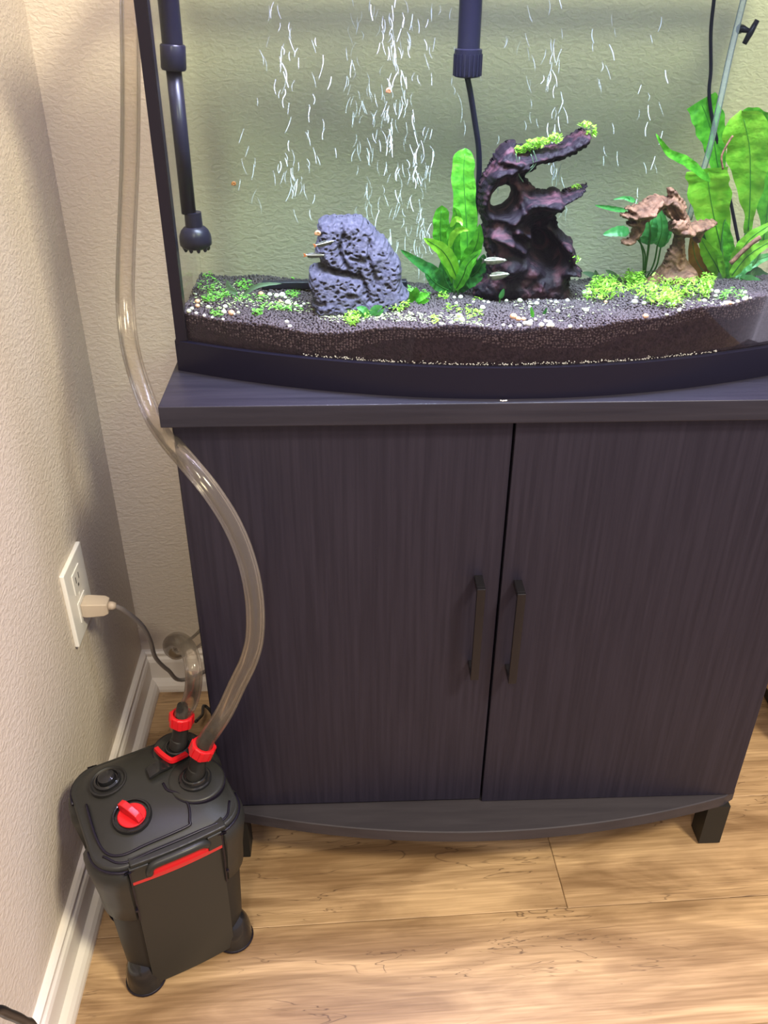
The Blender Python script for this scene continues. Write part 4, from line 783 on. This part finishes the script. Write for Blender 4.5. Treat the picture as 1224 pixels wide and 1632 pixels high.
# corner clamps and feet
def clamp(sx, sy):
    lo = []
    for z, off, g_ in ((.158, .0005, .55), (.162, .0035, .62), (.19, .0050, .8), (.222, .0090, .95), (.238, .0112, 1), (.2475, .0100, 1), (.2535, .0065, .95), (.2560, .0035, .9)):
        hx, hy, r = .087+off, .082+off, .036+off; o_ = []; i_ = []
        e = .016*g_
        pts_ = [(hx, hy-r-e)]+[(hx-r+r*math.cos(1.36*k/8), hy-r+r*math.sin(1.36*k/8)) for k in range(9)]
        o_ = [Vector((sx*a, sy*b_, z)) for a, b_ in pts_]; i_ = [Vector((sx*(a-.012), sy*(b_-.012), z)) for a, b_ in reversed(pts_)]
        lo.append(o_+i_)
    c_ = ob('corner_clamp', MB().loft(lo), 'blackp', fo, smooth=True, auto=.9)
    ob('clamp_seam', MB().tube([Vector((sx*a, sy*b_, .2575)) for a, b_ in [(.0545, .0905), (.062, .0905)]+[(.051+.041*math.cos(math.pi/2*k/8)*1.0, .046+.0435*math.sin(math.pi/2*k/8)) for k in range(8, -1, -1)]+[(.092, .040)]], .0019, 6), 'seal', c_, smooth=True)
    ob('clamp_seam', MB().tube([Vector((sx*.0562, sy*.0905, .257)), Vector((sx*.0558, sy*.0885, .20)), Vector((sx*.0556, sy*.0850, .16))], .0012, 6), 'seal', c_)
    ob('clamp_pin', MB().tube([Vector((sx*.0575, sy*.0880, .186)), Vector((sx*.0575, sy*.0912, .186))], .0018, 8), 'seal', c_)
for sx in (-1, 1):
    for sy in (-1, 1):
        clamp(sx, sy)
        k = .062 if not (sx < 0 and sy > 0) else .056
        f_ = ob('foot', MB().lathe([(.0235, .0), (.0255, .002), (.0255, .006), (.0245, .009), (.0243, .020), (.0225, .032), (.018, .044), (.0115, .052), (.004, .0555), (.0008, .056)], (sx*k, sy*.0575, 0), 28), 'blackg', fo, smooth=True, auto=.9)
        ob('foot_ring', MB().lathe([(.0262, .001), (.0268, .003), (.0262, .0055)], (sx*k, sy*.0575, 0), 28), 'seal', f_, smooth=True)
# dial
def ringat(name, x, y, prof_, m_, dz=0, tilt=(0, 0), n=32, parent=None):
    m4 = Matrix.Translation((x, y, H(x, y)+dz)) @ Matrix.Rotation(tilt[0], 4, 'X') @ Matrix.Rotation(tilt[1], 4, 'Y')
    return ob(name, MB().lathe(prof_, m=m4, n=n), m_, parent or fo, smooth=True, auto=.7), m4
dial, m4 = ringat('dial_well', -.034, -.033, [(.0238, -.006), (.0238, .0022), (.0222, .0044), (.0205, .0040), (.0200, .0002), (.002, .0001)], 'blackg', 0, (.10, -.03))
o_, _ = ringat('dial', -.034, -.033, [(.0168, 0), (.0170, .0016), (.0160, .0026), (.002, .0028)], 'red', .0006, (.10, -.03))
mb = MB(); fz = [(-.0165, .0), (-.0165, .003), (-.012, .010), (.0, .0135), (.011, .0145), (.0175, .0115), (.0165, .0)]
R5 = m4 @ Matrix.Translation((0, 0, .003)) @ Matrix.Rotation(math.radians(118), 4, 'Z')
mb.loft([[R5 @ Vector((a, y_, z)) for a, z in fz] for y_ in (-.0042, .0042)])
ob('dial_grip', mb, 'red', o_, bevel=.0012)
# primer button
pw, m5 = ringat('primer_well', -.046, .032, [(.0235, -.006), (.0235, .0014), (.0215, .002), (.0195, .0002), (.002, 0)], 'blackm', 0, (-.02, -.12))
pb, _ = ringat('primer_button', -.046, .032, [(.0165, 0), (.0165, .0045), (.014, .0062), (.0125, .0035), (.0115, .0035), (.0105, .0095), (.007, .0115), (.001, .012)], 'blackg', 0, (-.02, -.12))
# connector plate, bosses, stems, nuts, barbs
for nm, x, y, r in (('connector_plate', .052, -.016, .034), ('connector_plate', .047, .040, .031)):
    ringat(nm, x, y, [(r+.0012, -.008), (r+.001, .0008), (r, .0022), (r-.002, .0028), (.002, .0032)], 'blackp', 0, (.06, .06), 40)
    ringat('plate_seam', x, y, [(r+.0022, -.006), (r+.0022, .0006), (r+.0008, .0008)], 'seal', 0, (.06, .06), 40)
for (x, y), nn_, upv in (((.0505, -.0165), n2, Vector((.42, -.16, 1))), ((.0465, .0385), n1, Vector((.18, 0, 1)))):
    upv = upv.normalized(); nl = FM.inverted() @ nn_; base_ = Vector((x, y, H(x, y)+.002))
    ob('connector_boss', MB().lathe([(.0205, 0), (.0205, .0035), (.0190, .0050), (.0165, .0050), (.0155, .0085), (.0140, .0095), (.012, .0080)], base_, 32), 'blackg', fo, smooth=True, auto=.5)
    st_ = nl-upv*.012
    ob('connector_stem', MB().tube([base_+Vector((0, 0, .006)), base_.lerp(st_, .45), base_.lerp(st_, .5), st_], [.0118, .0112, .0102, .0098], 20), 'blackm', fo, smooth=True, auto=.5)
    rot = Vector((0, 0, 1)).rotation_difference(upv).to_matrix().to_4x4()
    mn = Matrix.Translation(nl-upv*.009) @ rot
    mb = MB().lathe([(.0135, 0), (.0150, .0012), (.0150, .0150), (.0138, .0165), (.0112, .0165), (.0112, .012)], m=mn, n=14)
    for k in range(7): a = k*2*math.pi/7; mb.box((-.0022, .0135, .0015), (.0022, .0160, .0145), mn @ Matrix.Rotation(a, 4, 'Z'))
    ob('hose_nut', mb, 'red', fo)
    ob('hose_barb', MB().lathe([(.0072, .004), (.0078, .006), (.0068, .017), (.0078, .0175), (.0066, .026)], m=Matrix.Translation(nl-upv*.004) @ rot, n=18), 'blackm', fo, smooth=True, auto=.5)
# red V lever and black latch
def onlid(a, b_, dz): return Vector((a, b_, H(a, b_)+dz))
vv = [onlid(.021, .046, .010), onlid(.0235, .033, .010), onlid(.030, .018, .010), onlid(.036, .0155, .010), onlid(.053, .0215, .0095)]
mb = MB(); lo = []
pth = crm(vv, 5)
for i, p_ in enumerate(pth):
    T = (pth[min(i+1, len(pth)-1)]-pth[max(0, i-1)]).normalized(); sdv = T.cross(Vector((0, 0, 1))).normalized()*.0034; zz = Vector((0, 0, .0022))
    lo.append([p_-sdv-zz, p_+sdv-zz, p_+sdv*.8+zz, p_-sdv*.8+zz])
ob('release_lever', mb.loft(lo), 'red', fo, smooth=True, auto=.6)
lo = []
for t_, a, b_, dz, wd in ((0, .000, .0125, .0055, .0085), (.2, .004, .013, .0085, .0100), (.5, .014, .0155, .0085, .0095), (.8, .024, .017, .0065, .0085), (1, .031, .019, .003, .0065)):
    c_ = onlid(a, b_, dz); lo.append([c_+Vector((0, -wd, -.003)), c_+Vector((0, -wd, .0008)), c_+Vector((0, -wd*.4, .002)), c_+Vector((0, wd*.8, .001)), c_+Vector((0, wd, -.003))])
ob('latch_tab', MB().loft(lo), 'blackg', fo, smooth=True, auto=.8)
